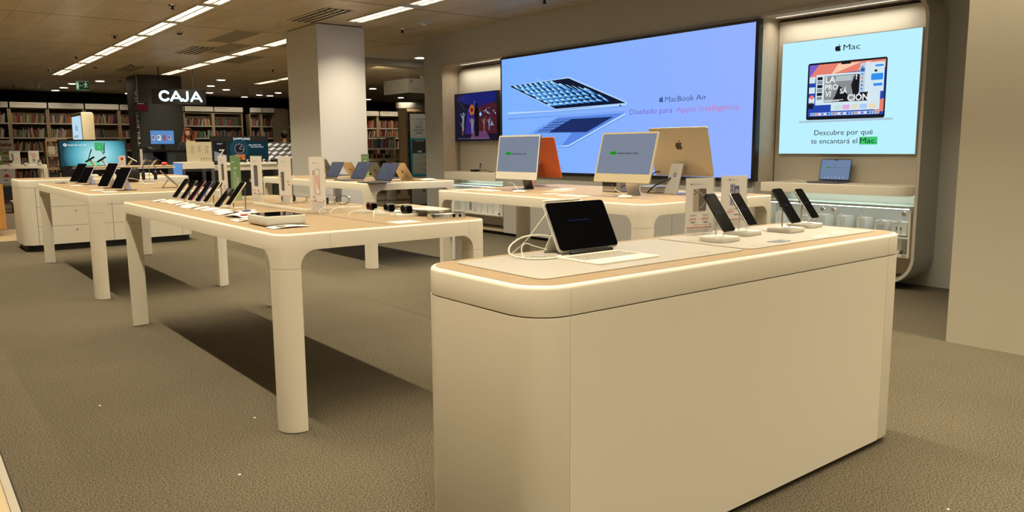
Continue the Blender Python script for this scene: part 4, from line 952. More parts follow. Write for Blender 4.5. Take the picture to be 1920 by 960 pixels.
# ---- tablets on the second table
for i, (x, y, h_, fr, lab) in enumerate([(1.60, 10.05, .235, BKS, 'black tablet, farthest left on the tablet table'), (1.60, 9.55, .20, AL, 'tablet with bright reflected glare, second from far'), (1.60, 8.50, .262, AL, 'tallest tilted black tablet on the tablet table'), (1.60, 7.90, .225, AL, 'nearest tilted black tablet on the tablet table')]):
    t = empty('tablet', (x, y, .944), 0, lab, 'tablet', 'tilted tablets'); t.rotation_euler = (-R(31), 0, FX+R(22)); w_ = .165
    MB(fr).slab(rr(-w_/2, w_/2, 0, h_, .012), -.007, 0, bt=.002, axis='y').build('body', t); MB(BGL).slab(rr(-w_/2+.003, w_/2-.003, .003, h_-.003, .01), -.0002, .0006, axis='y').build('screen', t)
    st = empty('tablet_stand', (x+.115, y+.03, TT+.0014), FX+R(22), f'grey wedge stand behind the tablets, {ORD[3-i]} from camera', 'tablet stand', 'tablet stands')
    MB(ALD).slab(rr(-.05, .05, -.09, .05, .01), 0, .006).build('base', st)
    m = MB(AL); m.add([(-.025, -.035, .006), (.025, -.035, .006), (.025, .01, .006), (-.025, .01, .006), (-.02, -.038, .085), (.02, -.038, .085), (.02, -.020, .10), (-.02, -.020, .10)], [(0, 3, 2, 1), (4, 5, 6, 7), (0, 1, 5, 4), (1, 2, 6, 5), (2, 3, 7, 6), (3, 0, 4, 7)]); m.build('neck', st)
t = empty('tablet', (2.215, 8.15, .938), 0, 'tablet in beige folio seen from behind on the tablet table', 'tablet'); t.rotation_euler = (-R(44), 0, PI/2-R(18))
MB(ALB).slab(rr(-.09, .09, 0, .215, .01), -.008, 0, axis='y').build('cover', t); MB(BGL).slab(rr(-.086, .086, .004, .211, .008), -.0, .0012, axis='y').build('screen', t)
m = MB(ALB); m.M = T(0, .010, .11) @ RX(R(80)); m.slab(rr(-.09, .09, -.14, 0, .006), -.003, .003, axis='y') ; m.build('kickstand', t)
t = empty('smart_speaker', (2.20, 9.95, TT+.0014), 0, 'black rounded mesh speaker on the tablet table', 'speaker')
m = MB(CBK)
prof_ = [(.055, 0), (.070, .015), (.078, .05), (.079, .10), (.074, .14), (.055, .165), (.03, .170)]; N = 24; vs = []; fs = []
for r0, z in prof_: vs += [(r0*math.cos(2*PI*i/N), r0*math.sin(2*PI*i/N), z) for i in range(N)]
for k_ in range(len(prof_)-1): fs += [(k_*N+i, k_*N+(i+1) % N, (k_+1)*N+(i+1) % N, (k_+1)*N+i) for i in range(N)]
fs += [tuple(reversed(range(N))), tuple((len(prof_)-1)*N+i for i in range(N))]; m.add(vs, fs); m.build('body', t); MB(BGL).cyl((0, 0, .170), (0, 0, .172), .028, .028, 20).build('touch_disc', t)
t = empty('headphones', (2.33, 9.72, TT+.05), R(-15), 'large black over-ear headphones hanging on a stand', 'headphones')
m = MB(ALD); m.tube([(-.06, 0, .07), (-.065, 0, .13), (-.035, 0, .185), (0, 0, .20), (.035, 0, .185), (.065, 0, .13), (.06, 0, .07)], .005, 8); m.build('headband', t)
for s_ in (-1, 1):
    m = MB(BKS); m.M = T(s_*.058, 0, .03) @ RY(s_*PI/2) ; m.slab(rr(-.052, .052, -.042, .042, .036, 8), -.012, .024, bt=.012, bb=.004); m.build('ear_cup', t)
t = empty('headphone_stand', (2.33, 9.72, TT+.0014), R(-15), 'thin metal post stand carrying the black headphones', 'stand')
MB(ALD).cyl((0, .0, .0), (0, .0, .008), .06, .06, 24).build('base', t); MB(CH).cyl((0, .0, .008), (0, .0, .238), .004, .004, 8).build('post', t)
m = MB(CBL); m.tube([(1.95, 9.6, TT+.003), (2.02, 9.5, TT+.06), (2.1, 9.3, TT+.05), (2.14, 9.1, TT+.003)], .003, 6); tag(m.build('charging_cable'), 'white cable loop before the black speaker', 'cable')
m = MB(CBL); m.tube([(2.10, 9.2, TT+.003), (2.2, 9.1, TT+.03), (2.28, 8.9, TT+.02), (2.38, 8.7, TT+.003)], .003, 6); tag(m.build('charging_cable'), 'low white cable right of the speaker on tablet table', 'cable')
for i, (x, y, a, lab) in enumerate([(1.50, 10.25, 0, 'dark price plate at the far corner of tablet table'), (1.50, 9.30, 4, 'white price plate between the second and third tablets'), (1.48, 8.10, -4, 'white price plate before the tallest tablet'), (1.50, 7.68, 3, 'nearest white price plate at the tablet table corner'), (2.20, 9.35, 30, 'clear tangle tray in the middle of the tablet table')]):
    m = MB(BGL if i == 0 else PAPW); m.slab(rr(-.05, .05, -.10, .10, .004), .002, .004); m.mat(ACR).slab(rr(-.055, .055, -.105, .105, .004), 0, .002); m.mat(LGR).box(-.03, -.02, -.07, .06, .0042, .0046); m.box(-.005, .005, -.07, .03, .0042, .0046)
    o = m.build('price_plate'); o.location = (x, y, TT+.0015); o.rotation_euler = (0, 0, R(a)); tag(o, lab, 'price plate')

# ---- laptops
def laptop(loc, rz, lab, shell, tilt=30, w_=.312, lid=.222, group=None, lit=S_LAP, msg=True, dock=False):
    t = empty('laptop', loc, rz, lab, 'laptop', group)
    b_ = MB(shell).slab(rr(-w_/2, w_/2, -.218, .002, .012), .002, .014, bt=.002, bb=.003).build('base', t)
    kb = MB(BKS)
    for j in range(6):
        for i in range(14): kb.slab(rr(-.134+i*.0193, -.1175+i*.0193, -.118+j*.0172, -.1035+j*.0172, .002, 1), .0138, .0150)
    kb.build('keyboard', b_); MB(shell).slab(rr(-.06, .06, -.205, -.128, .004), .0139, .0144).build('trackpad', b_)
    Mx = T(0, 0, .014) @ RX(-R(tilt))
    m = MB(shell); m.M = Mx; m.slab(rr(-w_/2, w_/2, .003, lid, .010), -.0045, 0, bt=.001, bb=.0015, axis='y'); ld = m.build('lid', t)
    m = MB(BKS); m.M = Mx; m.slab(rr(-w_/2+.002, w_/2-.002, .006, lid-.002, .008), -.0002, .0005, axis='y'); m.build('bezel', ld)
    m = MB(lit); m.M = Mx; k = .0008; m.gr(-w_/2+.006, w_/2-.006, .016, lid-.006, k, lit)
    m.gr(-.017, .017, lid-.012, lid-.004, k+.0002, S_BK)
    if msg:
        m.gr(-.098, -.064, .128, .140, k+.0003, S_GR); m.text('PULSA', -.096, .1305, .0068, k+.0006, S_BK, bold=.01, sx=1.0, shear=.2); m.text('cualquier tecla para saber más', -.061, .1305, .0068, k+.0005, S_BK, bold=.012, sx=.98, shear=.2)
    if dock:
        for q in range(6): m.gr(-.10+.038*q, -.093+.038*q, .03+.004*(q % 2), .036+.004*(q % 2), k+.0003, S_W)
    m.build('screen', ld, smooth=False)
    m = MB(INK); m.M = Mx @ T(0, .0047, 0) @ RZ(PI); m.apple(0, lid*.5-.02, .040, .0003, INK if shell is not CRM else GRY); m.build('emblem', ld)
    return t
G3 = 'open laptops on the laptop table'
laptop((4.165, 7.53, TT+.0015), FX, 'nearest open laptop facing left with blue-grey screen', ALD, 30, .36, .225, G3)
laptop((4.255, 8.30, TT+.0015), FX, 'second open laptop facing left, behind the nearest one', ALD, 29, .34, .225, G3)
laptop((4.30, 9.08, TT+.0015), FX, 'third laptop facing left with bright lamp reflections', ALD, 29, .34, .215, G3, msg=False)
laptop((4.635, 7.80, TT+.0015), PI/2, 'gold laptop seen from behind beside the nearest one', ALG, 32, .31, .222, G3)
laptop((4.66, 8.50, TT+.0015), PI/2, 'dark laptop seen from behind between two left-facing ones', ALD, 30, .31, .22, G3)
laptop((4.70, 9.22, TT+.0015), PI/2, 'second gold laptop seen from behind, farther back', ALG, 34, .31, .22, G3)
laptop((4.70, 9.95, TT+.0015), PI/2, 'farthest dark laptop seen from behind', ALD, 30, .31, .25, G3)
laptop((7.19, 4.03, .9275+.001), FX, 'open laptop on the shelf under the glowing cyan panel', ALD, 12, .315, .215, None, lit=S_LAP2, dock=True)
for i, (x, y, a, lab) in enumerate([(4.80, 7.62, 10, 'white leaflet fan at the right end of laptop table'), (4.90, 7.85, -20, 'pale leaflet leaning at laptop table right end'), (4.12, 10.1, 5, 'closed pale booklet at the far left of laptop table'), (4.14, 7.62, 3, 'price plate before the nearest open laptop'), (4.40, 8.05, 3, 'white papers between the first and second laptops')]):
    m = MB(PAPW); 
    for q in range(3): m.M = RZ(R(a+9*q)) @ T(0, 0, .004*q); m.box(-.10, .10, -.07, .07, 0, .003)
    m.mat(LGR).box(-.06, .02, -.04, -.03, .0031, .0036)
    o = m.build('leaflet'); o.location = (x if i != 3 else 4.06, y, TT+.0015); tag(o, lab, 'leaflet'); 
    if i == 3: o.scale = (.3, 1, .4)
    if i == 4: o.scale = (.5, .7, 1)
price_sign((4.66, 8.86, TT+.0016), FX+R(60) if False else R(-30), .10, .30, 'small green card in clear stand on the laptop table', draw_green, card=GRN)

# ---- all-in-one computers
def allinone(loc, rz, lab, fr_, back_, st_, tilt, lit=True, group='all-in-one computers', zb=.09):
    t = empty('all_in_one_computer', loc, rz, lab, 'computer', group)
    Mx = T(0, 0, zb) @ RX(-R(tilt)); w_, h_ = .575, .388
    m = MB(back_); m.M = Mx; m.slab(rr(-w_/2, w_/2, 0, h_, .012, 6), -.0125, -.001, bb=.002, axis='y'); bd = m.build('rear_shell', t)
    m = MB(fr_); m.M = Mx; m.slab(rr(-w_/2, w_/2, 0, h_, .012, 6), -.001, 0, axis='y'); m.build('front_bezel', t)
    m = MB(fr_); m.M = Mx; m.slab(rr(-w_/2+.001, w_/2-.001, .001, .058, .010, 5), 0, .0006, axis='y'); m.build('chin', t)
    m = MB(S_IM if lit else BGL); m.M = Mx; k = .0008; m.gr(-w_/2+.014, w_/2-.014, .066, h_-.014, k, S_IM if lit else BGL, .003)
    if lit:
        m.gr(-.165, -.095, .213, .240, k+.0004, S_GR); m.text('PULSA', -.160, .2185, .0155, k+.0008, S_INK, bold=.01, sx=.9, shear=.2); m.text('cualquier tecla para saber', -.088, .2185, .0155, k+.0006, S_INK, bold=.014, fit=.215, shear=.2); m.text('más', .133, .2185, .0155, k+.0006, S_GR, bold=.01, sx=.86, shear=.2)
        m.g(circ(0, h_-.007, .002, 8), k, S_INK)
    m.build('screen', t, smooth=False)
    m = MB(INK); m.M = Mx @ T(0, .0125, 0) @ RZ(PI); m.apple(0, .215, .075, .0006, mat('emblem_dark', (.05, .035, .02), .3) if 'emblem_dark' not in MATS else MATS['emblem_dark']); m.build('emblem', bd)
    # stand: an L of sheet metal with a cable hole
    m = MB(st_); sy = .035
    plate = [(-.065, .0), (.065, .0), (.058, .235), (-.058, .235)]
    hole = circ(0, .150, .020, 16)
    N = 16; outer = []
    for i in range(N):
        a = 2*PI*i/N; d = Vector((math.cos(a), math.sin(a))); best = 9
        for q in range(4):
            p, p2 = Vector(plate[q]), Vector(plate[(q+1) % 4]); c = Vector((0, .150)); e_ = p2-p; den = d.x*e_.y-d.y*e_.x
            if abs(den) < 1e-9: continue
            s_ = ((p.x-c.x)*e_.y-(p.y-c.y)*e_.x)/den; u = ((p.x-c.x)*d.y-(p.y-c.y)*d.x)/den
            if s_ > 0 and -1e-6 <= u <= 1.000001: best = min(best, s_)
        outer.append((d.x*best, .150+d.y*best))
    # snap nearest samples to the corners
    for cpt in plate:
        j = min(range(N), key=lambda q: (outer[q][0]-cpt[0])**2+(outer[q][1]-cpt[1])**2); outer[j] = cpt
    lean = lambda z: .155-.33*z
    vs = [(x, lean(z), z) for x, z in outer]+[(x, lean(z), z) for x, z in hole]+[(x, lean(z)+.006, z) for x, z in outer]+[(x, lean(z)+.006, z) for x, z in hole]; fs = []
    for i in range(N):
        j = (i+1) % N; fs += [(i, j, N+j, N+i), (2*N+i, 3*N+i, 3*N+j, 2*N+j), (i, 2*N+i, 2*N+j, j), (N+i, N+j, 3*N+j, 3*N+i)]
    m.add(vs, fs); m.build('stand', t)
    m = MB(st_).slab(rr(-.065, .065, .0, .161, .008), 0, .005, bt=.001); m.build('foot', t)
    m = MB(st_); m.box(-.05, .05, math.tan(R(tilt))*(.236-zb)+.0135, .080, .215, .233); m.build('hinge', t)
    return t
allinone((4.29, 5.372, TT+.0015), FX, 'white-framed all-in-one computer at left with lit grey screen', SIL, ALD, ALD, 7, zb=.090)  # dark stand colour gives the shade below its screen
allinone((4.29, 4.108, TT+.0015), FX, 'cream-framed all-in-one computer at right with lit grey screen', CRM, CRM, AL, 15, zb=.103)
allinone((4.90, 3.998, TT+.0015), PI/2, 'beige computer seen from behind with dark fruit emblem', CRM, ALB, AL, 14, lit=False, zb=.138)
allinone((4.90, 5.72, TT+.0015), PI/2, 'orange computer seen from behind beside white-framed one', ORA, ORA, PNK, 15, lit=False, zb=.086)
t = empty('desktop_box', (4.70, 4.53, TT+.0015), FX, 'square silver desktop computer box under the right screen', 'computer')
MB(AL).slab(rr(-.095, .095, -.095, .095, .025, 8), .004, .092, bt=.004).build('body', t); m = MB(GAP); m.box(-.08, .08, -.0962, -.095, .048, .085); m.build('vent_grille', t); MB(BKS).slab(circ(0, 0, .07, 20), 0, .004).build('foot', t)
t = empty('desktop_box', (4.84, 4.255, TT+.0015), FX, 'smaller flat silver desktop computer beside its dark cable', 'computer')
MB(AL).slab(rr(-.085, .085, -.085, .085, .022, 8), .004, .050, bt=.003).build('body', t); MB(BKS).slab(circ(0, 0, .06, 20), 0, .004).build('foot', t); m = MB(GAP); m.box(.03, .04, -.0862, -.085, .02, .03); m.box(.05, .06, -.0862, -.085, .02, .03); m.build('port', t)
for pts, r_c, mm, lab in (([(4.70, 4.62, .935), (4.62, 4.58, .99), (4.60, 4.50, .985), (4.58, 4.47, .97)], .0045, CBK, 'black plug cable at the square desktop box'),
                  ([(4.80, 4.02, 1.055), (4.76, 4.06, 1.03), (4.72, 4.15, .98), (4.70, 4.2, .927)], .006, CBK, 'thick braided black cable through the silver stand hole'),
                  ([(4.75, 4.34, .96), (4.70, 4.40, .985), (4.64, 4.44, .96), (4.6, 4.46, .927)], .004, CBK, 'dark cable arch between the two silver boxes'),
                  ([(4.87, 4.22, 1.085), (4.86, 4.24, 1.09), (4.86, 4.28, 1.075), (4.85, 4.29, 1.05)], .005, CBK, 'short black plug on the beige computer back'),
                  ([(4.26, 5.42, .98), (4.20, 5.36, .985), (4.14, 5.22, .99), (4.09, 5.10, .95), (4.08, 5.08, .93)], .0022, CBL, 'white mouse cable before the left computer'),
                  ([(4.26, 4.13, .98), (4.22, 4.08, .97), (4.20, 4.02, .96), (4.20, 3.96, .93)], .0022, CBL, 'white mouse cable before the right computer')):
    m = MB(mm); m.tube(pts, r_c, 8); tag(m.build('cable'), lab, 'cable')
def mouse(x, y, a, lab):
    m = MB(SIL); N = 20; vs = []; fs = []
    for k_, (s_, z) in enumerate(((.92, 0), (1, .004), (.98, .010), (.85, .016), (.55, .020), (.2, .0215))):
        vs += [(.029*s_*math.cos(2*PI*i/N), .056*s_*math.sin(2*PI*i/N), z) for i in range(N)]
    for k_ in range(5): fs += [(k_*N+i, k_*N+(i+1) % N, (k_+1)*N+(i+1) % N, (k_+1)*N+i) for i in range(N)]
    fs += [tuple(reversed(range(N))), tuple(5*N+i for i in range(N))]; m.add(vs, fs)
    o = m.build('computer_mouse'); o.location = (x, y, TT+.0015); o.rotation_euler = (0, 0, a); tag(o, lab, 'mouse')
mouse(4.05, 5.02, R(60), 'white mouse in front of the left computer'); mouse(4.16, 3.93, R(55), 'white mouse in front of the right computer')
def flat_keyboard(x, y, a, lab, shell=SIL):
    t = empty('keyboard', (x, y, TT+.0015), a, lab, 'keyboard', 'slim desktop keyboards'); MB(shell).slab(rr(-.14, .14, -.057, .057, .008), 0, .008, bt=.002).build('case', t)
    ks = MB(PAPW)
    for j in range(6):
        for i in range(14): ks.slab(rr(-.133+i*.019, -.117+i*.019, -.052+j*.0175, -.038+j*.0175, .002, 1), .008, .010)
    ks.build('keys', t)
flat_keyboard(3.98, 5.38, FX, 'white keyboard before the left computer'); flat_keyboard(3.99, 4.30, FX, 'white keyboard before the right computer')
for i, (x, y, w_, d_, a, mm, lab) in enumerate([(4.42, 4.93, .30, .22, 25, PNK, 'printed sheet with the orange reflection in its colour, between the two computers'), (4.62, 5.10, .22, .14, 20, PAP, 'pale sheet behind the pink-tinted one'), (4.10, 4.68, .16, .08, 10, PAP, 'small white price plate before the pink-tinted sheet'), (3.95, 5.68, .21, .10, 0, PAP, 'white sheet at the far left of computer table'), (5.05, 4.85, .20, .14, -12, PAPW, 'bright leaflet standing low beside square box'), (4.96, 3.62, .25, .15, 5, PAPW, 'white sheet at right end of the computer table')]):
    m = MB(mm if mm is not PNK else mat('orange_reflection_tint', (.62, .38, .28), .6)); m.box(-w_/2, w_/2, -d_/2, d_/2, 0, .002); m.mat(LGR).box(-w_*.3, w_*.2, -d_*.2, -d_*.12, .002, .0024); m.box(-w_*.3, w_*.1, d_*.1, d_*.18, .002, .0024)  # orange computer's reflection painted into the sheet colour
    o = m.build('printed_sheet'); o.location = (x, y, TT+.0015); o.rotation_euler = (0, 0, R(a)); tag(o, lab, 'sheet')
# ---- things on the left alcove shelf
t = empty('streaming_box', (7.10, 9.90, .9195), FX, 'small black media box on the left alcove shelf', 'media player')
MB(BKS).slab(rr(-.06, .06, -.05, .05, .018), 0, .032, bt=.003).build('body', t)
t = empty('remote_control', (7.10, 9.77, .9195), 0, 'small upright remote beside the black media box', 'remote control'); t.rotation_euler = (R(-8), 0, FX)
MB(AL).slab(rr(-.018, .018, 0, .14, .006), -.008, 0, bt=.002, axis='y').build('body', t); m = MB(BKS)
for q in range(4): m.slab(circ(-.007+.014*(q % 2), .075+.02*(q//2), .005, 10), 0, .002, axis='y')
m.slab(circ(0, .118, .014, 16), 0, .002, axis='y'); m.build('button', t)
m = MB(CBK); m.tube([(7.12, 9.76, .93), (7.10, 9.66, .95), (7.12, 9.56, .925), (7.16, 9.50, .921)], .004, 6); tag(m.build('cable'), 'black cable curling on the left alcove shelf', 'cable')
m = MB(CBL); m.tube([(7.2, 4.32, .931), (7.18, 4.42, .945), (7.22, 4.52, .931)], .003, 6); tag(m.build('cable'), 'white cable left of the shelf laptop', 'cable')

# ================================================================== BOOKSHOP IN THE BACK
BC = {'dark red': (.22, .02, .02), 'red': (.42, .03, .03), 'orange': (.50, .16, .04), 'yellow': (.52, .36, .06), 'cream': (.48, .43, .32), 'white': (.55, .54, .50), 'green': (.07, .20, .07), 'dark green': (.03, .09, .05),
      'blue': (.05, .12, .28), 'dark blue': (.02, .04, .10), 'teal': (.04, .18, .20), 'black': (.015, .015, .015), 'brown': (.16, .08, .04), 'grey': (.20, .20, .20), 'pink': (.45, .16, .22), 'purple': (.12, .05, .16)}
BM = {k_: mat('book_cover_'+k_.replace(' ', '_'), tuple(q*.6 for q in v), .5) for k_, v in BC.items()}
PG = mat('book_pages', (.35, .31, .24), .8)
def book_geo(m, th, h_, d_, mm):
    m.mat(mm); m.box(-th/2, -th/2+.003, 0, d_, 0, h_); m.box(th/2-.003, th/2, 0, d_, 0, h_)
    m.add([(-th/2, .0, 0), (-th*.2, -.004, 0), (th*.2, -.004, 0), (th/2, 0, 0), (th/2, .003, 0), (-th/2, .003, 0), (-th/2, .0, h_), (-th*.2, -.004, h_), (th*.2, -.004, h_), (th/2, 0, h_), (th/2, .003, h_), (-th/2, .003, h_)],
          [(0, 1, 7, 6), (1, 2, 8, 7), (2, 3, 9, 8), (3, 4, 10, 9), (5, 0, 6, 11), (4, 5, 11, 10), (0, 5, 4, 3, 2, 1), (6, 7, 8, 9, 10, 11)])
    m.mat(PG).box(-th/2+.003, th/2-.003, .004, d_-.004, .004, h_-.005)
BOOKMESH = {}
def book_mesh(col, th, h_):
    key = (col, round(th, 3), round(h_, 2))
    if key not in BOOKMESH:
        m = MB(); book_geo(m, key[1], key[2], .17, BM[col]); o = m.build('book', smooth=False); BOOKMESH[key] = o.data; D.objects.remove(o)
    return BOOKMESH[key]
NB = [0]; STUFF = MB(); brnd = random.Random(99)
PAL_A = ['dark red', 'red', 'orange', 'cream', 'white', 'green', 'grey', 'black', 'brown', 'pink', 'dark blue', 'yellow', 'dark red', 'brown', 'grey']
PAL_B = ['dark red', 'cream', 'cream', 'red', 'white', 'brown', 'dark red', 'orange', 'cream', 'black']
PAL_C = ['black', 'dark blue', 'teal', 'grey', 'brown', 'dark red', 'black', 'dark green', 'red', 'brown']
def book_row(x0, x1, y, z, pal, where, fill=1.0, thr=(.018, .042), hr=(.20, .27), ok=True, leany=True):
    x = x0; i = 0; xe = x0+(x1-x0)*fill; lean = 0
    while x < xe-.045:
        th = round(brnd.uniform(*thr), 3); h_ = round(brnd.uniform(*hr), 2); col = brnd.choice(pal)
        if leany and i % 7 == 4: lean = brnd.choice((0, 5, 8, 10, -7, 12, 14))
        a = R(lean); adv = th/math.cos(a)+.001
        if lean and i and x+abs(math.sin(a))*h_ > xe+.02: lean = 0; a = 0
        px_ = x+th/2
        if ok and NB[0] < 298:
            o = D.objects.new('book', book_mesh(col, th, h_)); COL.objects.link(o)
            o.location = (px_, y, z+abs(math.sin(a))*th/2); o.rotation_euler = (0, a, 0)
            st_ = 'leaning' if abs(lean) > 3 else ('tall' if h_ > .25 else ('thick' if th > .035 else ('slim' if th < .024 else 'upright')))
            tag(o, f'{st_} {col} book, {ORD[min(i, 39)]} from left, {where}', 'book', 'books on the bookshop shelves'); NB[0] += 1
        else:
            STUFF.M = T(px_, y, z+abs(math.sin(a))*th/2) @ RY(a); book_geo(STUFF, th, h_, .17, BM[col]); STUFF.M = Matrix()
        x += adv; i += 1
def bookcase(x0, x1, y, zs, ztop, lab, header=None, depth=.34, hz=(2.53, 2.70), up=.045, curved=False, group='wooden bookcases'):
    t = empty('bookcase', (x0, y, 0), 0, lab, 'bookcase', group); w_ = x1-x0
    m = MB(WS); m.box(0, up, 0, depth, 0, ztop); m.build('side_panel', t); m = MB(WS); m.box(w_-up, w_, 0, depth, 0, ztop); m.build('side_panel', t)
    m = MB(WSD); m.box(up, w_-up, depth-.015, depth, .05, ztop); m.build('back_panel', t)
    for z in zs:
        m = MB(SHELFM); m.box(up, w_-up, .004, depth-.015, z-.028, z); m.box(up, w_-up, -.002, .004, z-.030, z+.004); m.build('shelf', t)
    if header:
        h = MB(CANW)
        N = 8; vs = []
        for i in range(N+1):
            u = i/N; yy = -.12-(.05*math.sin(PI*u) if curved else 0); vs += [(.02+(w_-.04)*u, yy, hz[0]), (.02+(w_-.04)*u, yy, hz[1]), (.02+(w_-.04)*u, yy+.012, hz[1]), (.02+(w_-.04)*u, yy+.012, hz[0])]
        fs = []
        for i in range(N):
            for k_ in range(4): fs.append((4*i+k_, 4*i+4+k_, 4*i+4+(k_+1) % 4, 4*i+(k_+1) % 4))
        fs += [(0, 1, 2, 3), (4*N+3, 4*N+2, 4*N+1, 4*N)]
        h.add(vs, fs); h.box(.02, w_-.02, -.12, .0, hz[0], hz[0]+.01); 
        h.box(.03, .05, -.11, .01, hz[0]+.01, hz[1]-.02); h.box(w_-.05, w_-.03, -.11, .01, hz[0]+.01, hz[1]-.02)
        hd = h.build('header_panel', t)
        m = MB(INK); m.M = T(0, -.1215-(.05 if curved else 0), 0); m.text(header, .08, (hz[0]+hz[1])/2+.01, .045, 0, GRY, sx=.85); m.build('lettering', hd, smooth=False)
    MB(WS).box(0, w_, -.002, depth, ztop-.02, ztop).build('top_board', t)
    return t
YB = 27.2
lefts = [(1.84, 'leftmost picture-book case'), (2.82, 'second picture-book case'), (3.80, 'third picture-book case behind pylon'), (4.78, 'picture-book case left of dark column')]
heads = ['3-5 años Primeras lecturas', '3-5 años Primeras lecturas', '3-5 años Primeras lecturas', '6-8 años Primeras lecturas']
for i, (x0, nm) in enumerate(lefts):
    bookcase(x0, x0+.975, YB, [2.10, 1.675, 1.28, .87, .46], 2.53, f'wooden bookcase of children\'s books, {nm}', heads[i])
bookcase(5.76, 6.73, YB, [2.10, 1.675, 1.28, .87, .46], 2.53, 'wooden bookcase mostly hidden behind the dark column', '6-8 años')
bookcase(6.76, 7.70, YB, [2.07, 1.66, 1.25, .85], 2.50, 'sliver of wooden bookcase right of the dark column', ' ')
bookcase(7.70, 8.66, YB, [2.07, 1.66, 1.25, .85], 2.50, 'warm lit wooden bookcase just right of the CAJA sign', '10-12 años Lecturas')
bookcase(8.66, 9.66, YB, [2.07, 1.66, 1.25, .85], 2.50, 'wooden bookcase with dark books behind the smartwatch display', 'Novela Histórica')
bookcase(9.86, 10.28, YB-.1, [2.07, 1.66, 1.25, .85], 2.50, 'narrow bookcase left of the slatted wood panel', ' ')
bookcase(10.28, 10.74, YB-.1, [2.07, 1.66, 1.25, .85], 2.50, 'narrow bookcase touching the slatted wood panel', 'Cine')
bookcase(11.22, 12.1, YB-.1, [2.07, 1.66, 1.25], 2.67, 'bookcase edge right of the slatted wood panel')
t = empty('slat_panel', (10.75, YB-.08, 0), 0, 'wooden slatted wall panel between bookcases', 'panel')
m = MB(WS)
m.box(0, .46, 0, .03, 2.30, 2.70)
for k_ in range(22): m.box(0, .46, 0, .03, .1+.1*k_, .192+.1*k_)
m.box(0, .46, .02, .05, .05, 2.7); m.build('slats', t); 
for x0, x1 in ((.0, .02), (.44, .46)): MB(WS).box(x0, x1, -.02, .05, .05, 2.70).build('upright', t)
sh = {2.10: 'top shelf', 1.675: 'second shelf', 1.28: 'third shelf', 2.07: 'top shelf', 1.66: 'second shelf', 1.25: 'third shelf', 1.85: 'top shelf', 1.57: 'second shelf', 1.28: 'third shelf'}
# nearest bookcases, in the gap beside the display wall
bookcase(10.55, 11.02, 20.1, [1.85, 1.57, 1.28, .95], 2.18, 'bookcase seen through the gap, left half', ' ', hz=(2.19, 2.32), curved=True)
bookcase(11.02, 11.80, 20.1, [1.85, 1.57, 1.28, .95], 2.18, 'bookcase seen through the gap, right half', 'Psicología', hz=(2.19, 2.32), curved=True)
for z, nm in ((1.85, 'top shelf'), (1.57, 'second shelf'), (1.28, 'third shelf')):
    book_row(10.60, 10.97, 20.12, z, PAL_B, f'{nm} of left gap bookcase', hr=(.19, .24), thr=(.018, .032))
    book_row(11.07, 11.75, 20.12, z, PAL_B, f'{nm} of right gap bookcase', hr=(.19, .24), thr=(.018, .034))
# low book display before them
t = empty('book_display', (8.95, 17.0, 0), 0, 'low metal book display unit seen through the gap', 'shelf unit')
for x in (0, .82): MB(SHELFM).box(x, x+.025, 0, .45, 0, 1.56).build('upright', t)
for z in (1.28, 1.03, .70): m = MB(SHELFM); m.box(.025, .82, 0, .45, z-.03, z); m.box(.025, .82, -.006, 0, z-.035, z+.012); m.build('shelf', t)
MB(SHELFM).box(.0, .845, -.01, .45, 1.545, 1.57).build('top_board', t)
book_row(8.99, 9.74, 17.02, 1.28, ['blue', 'teal', 'cream', 'red', 'dark red', 'white', 'grey'], 'upper shelf of low metal display', hr=(.20, .23), thr=(.025, .05))
book_row(9.0, 9.74, 17.02, 1.03, ['black', 'red', 'cream', 'brown', 'green', 'dark red'], 'lower shelf of low metal display', hr=(.09, .12), thr=(.03, .05), leany=False)
t = empty('shelf_tower', (11.05, 18.6, 0), 0, 'tall wooden bookshelf end beside the standing poster', 'bookcase')
for x in (0, .75): MB(WS).box(x, x+.05, 0, .4, 0, 2.36).build('side_panel', t)
for z in (2.06, 1.78, 1.48, 1.2): MB(SHELFM).box(.05, .75, 0, .4, z-.025, z).build('shelf', t)
MB(WS).box(0, .8, .38, .4, 0, 2.36).build('back_panel', t)
book_row(11.11, 11.78, 18.62, 2.06, PAL_C+['green', 'pink'], 'top shelf of the shelf tower', hr=(.18, .22)); book_row(11.11, 11.78, 18.62, 1.78, PAL_A, 'second shelf of the shelf tower', hr=(.18, .22))
t = empty('round_header', (11.35, 18.9, 2.36), 0, 'curved white lit header above the gap bookshelves', 'sign')
m = MB(CANW); N = 20; vs = []; fs = []
for i in range(N+1):
    a = PI+PI*i/N*.9; vs += [(.42*math.cos(a), .28*math.sin(a), .0), (.42*math.cos(a), .28*math.sin(a), .15), (.40*math.cos(a), .26*math.sin(a), .15), (.40*math.cos(a), .26*math.sin(a), .0)]
for i in range(N):
    for k_ in range(4): fs.append((4*i+k_, 4*i+4+k_, 4*i+4+(k_+1) % 4, 4*i+(k_+1) % 4))
m.add(vs, fs); m.build('fascia', t); m = MB(CANW); m.slab([(p[0], p[1]) for p in [(.41*math.cos(PI+PI*i/N), .27*math.sin(PI+PI*i/N)) for i in range(N+1)]], 0, .006); m.build('underside', t)
for x0, nm in ((7.745, 'case right of CAJA sign'), (8.705, 'case behind smartwatch display')):
    for z, sn in ((2.07, 'top shelf'), (1.66, 'second shelf')):
        book_row(x0, x0+.86, YB+.02, z, PAL_B if (x0 < 8 and z > 2) else (PAL_C if x0 > 8 else ['teal', 'red', 'orange', 'dark red', 'cream', 'green', 'black', 'brown']), f'{sn}, {nm}', thr=(.022, .042))
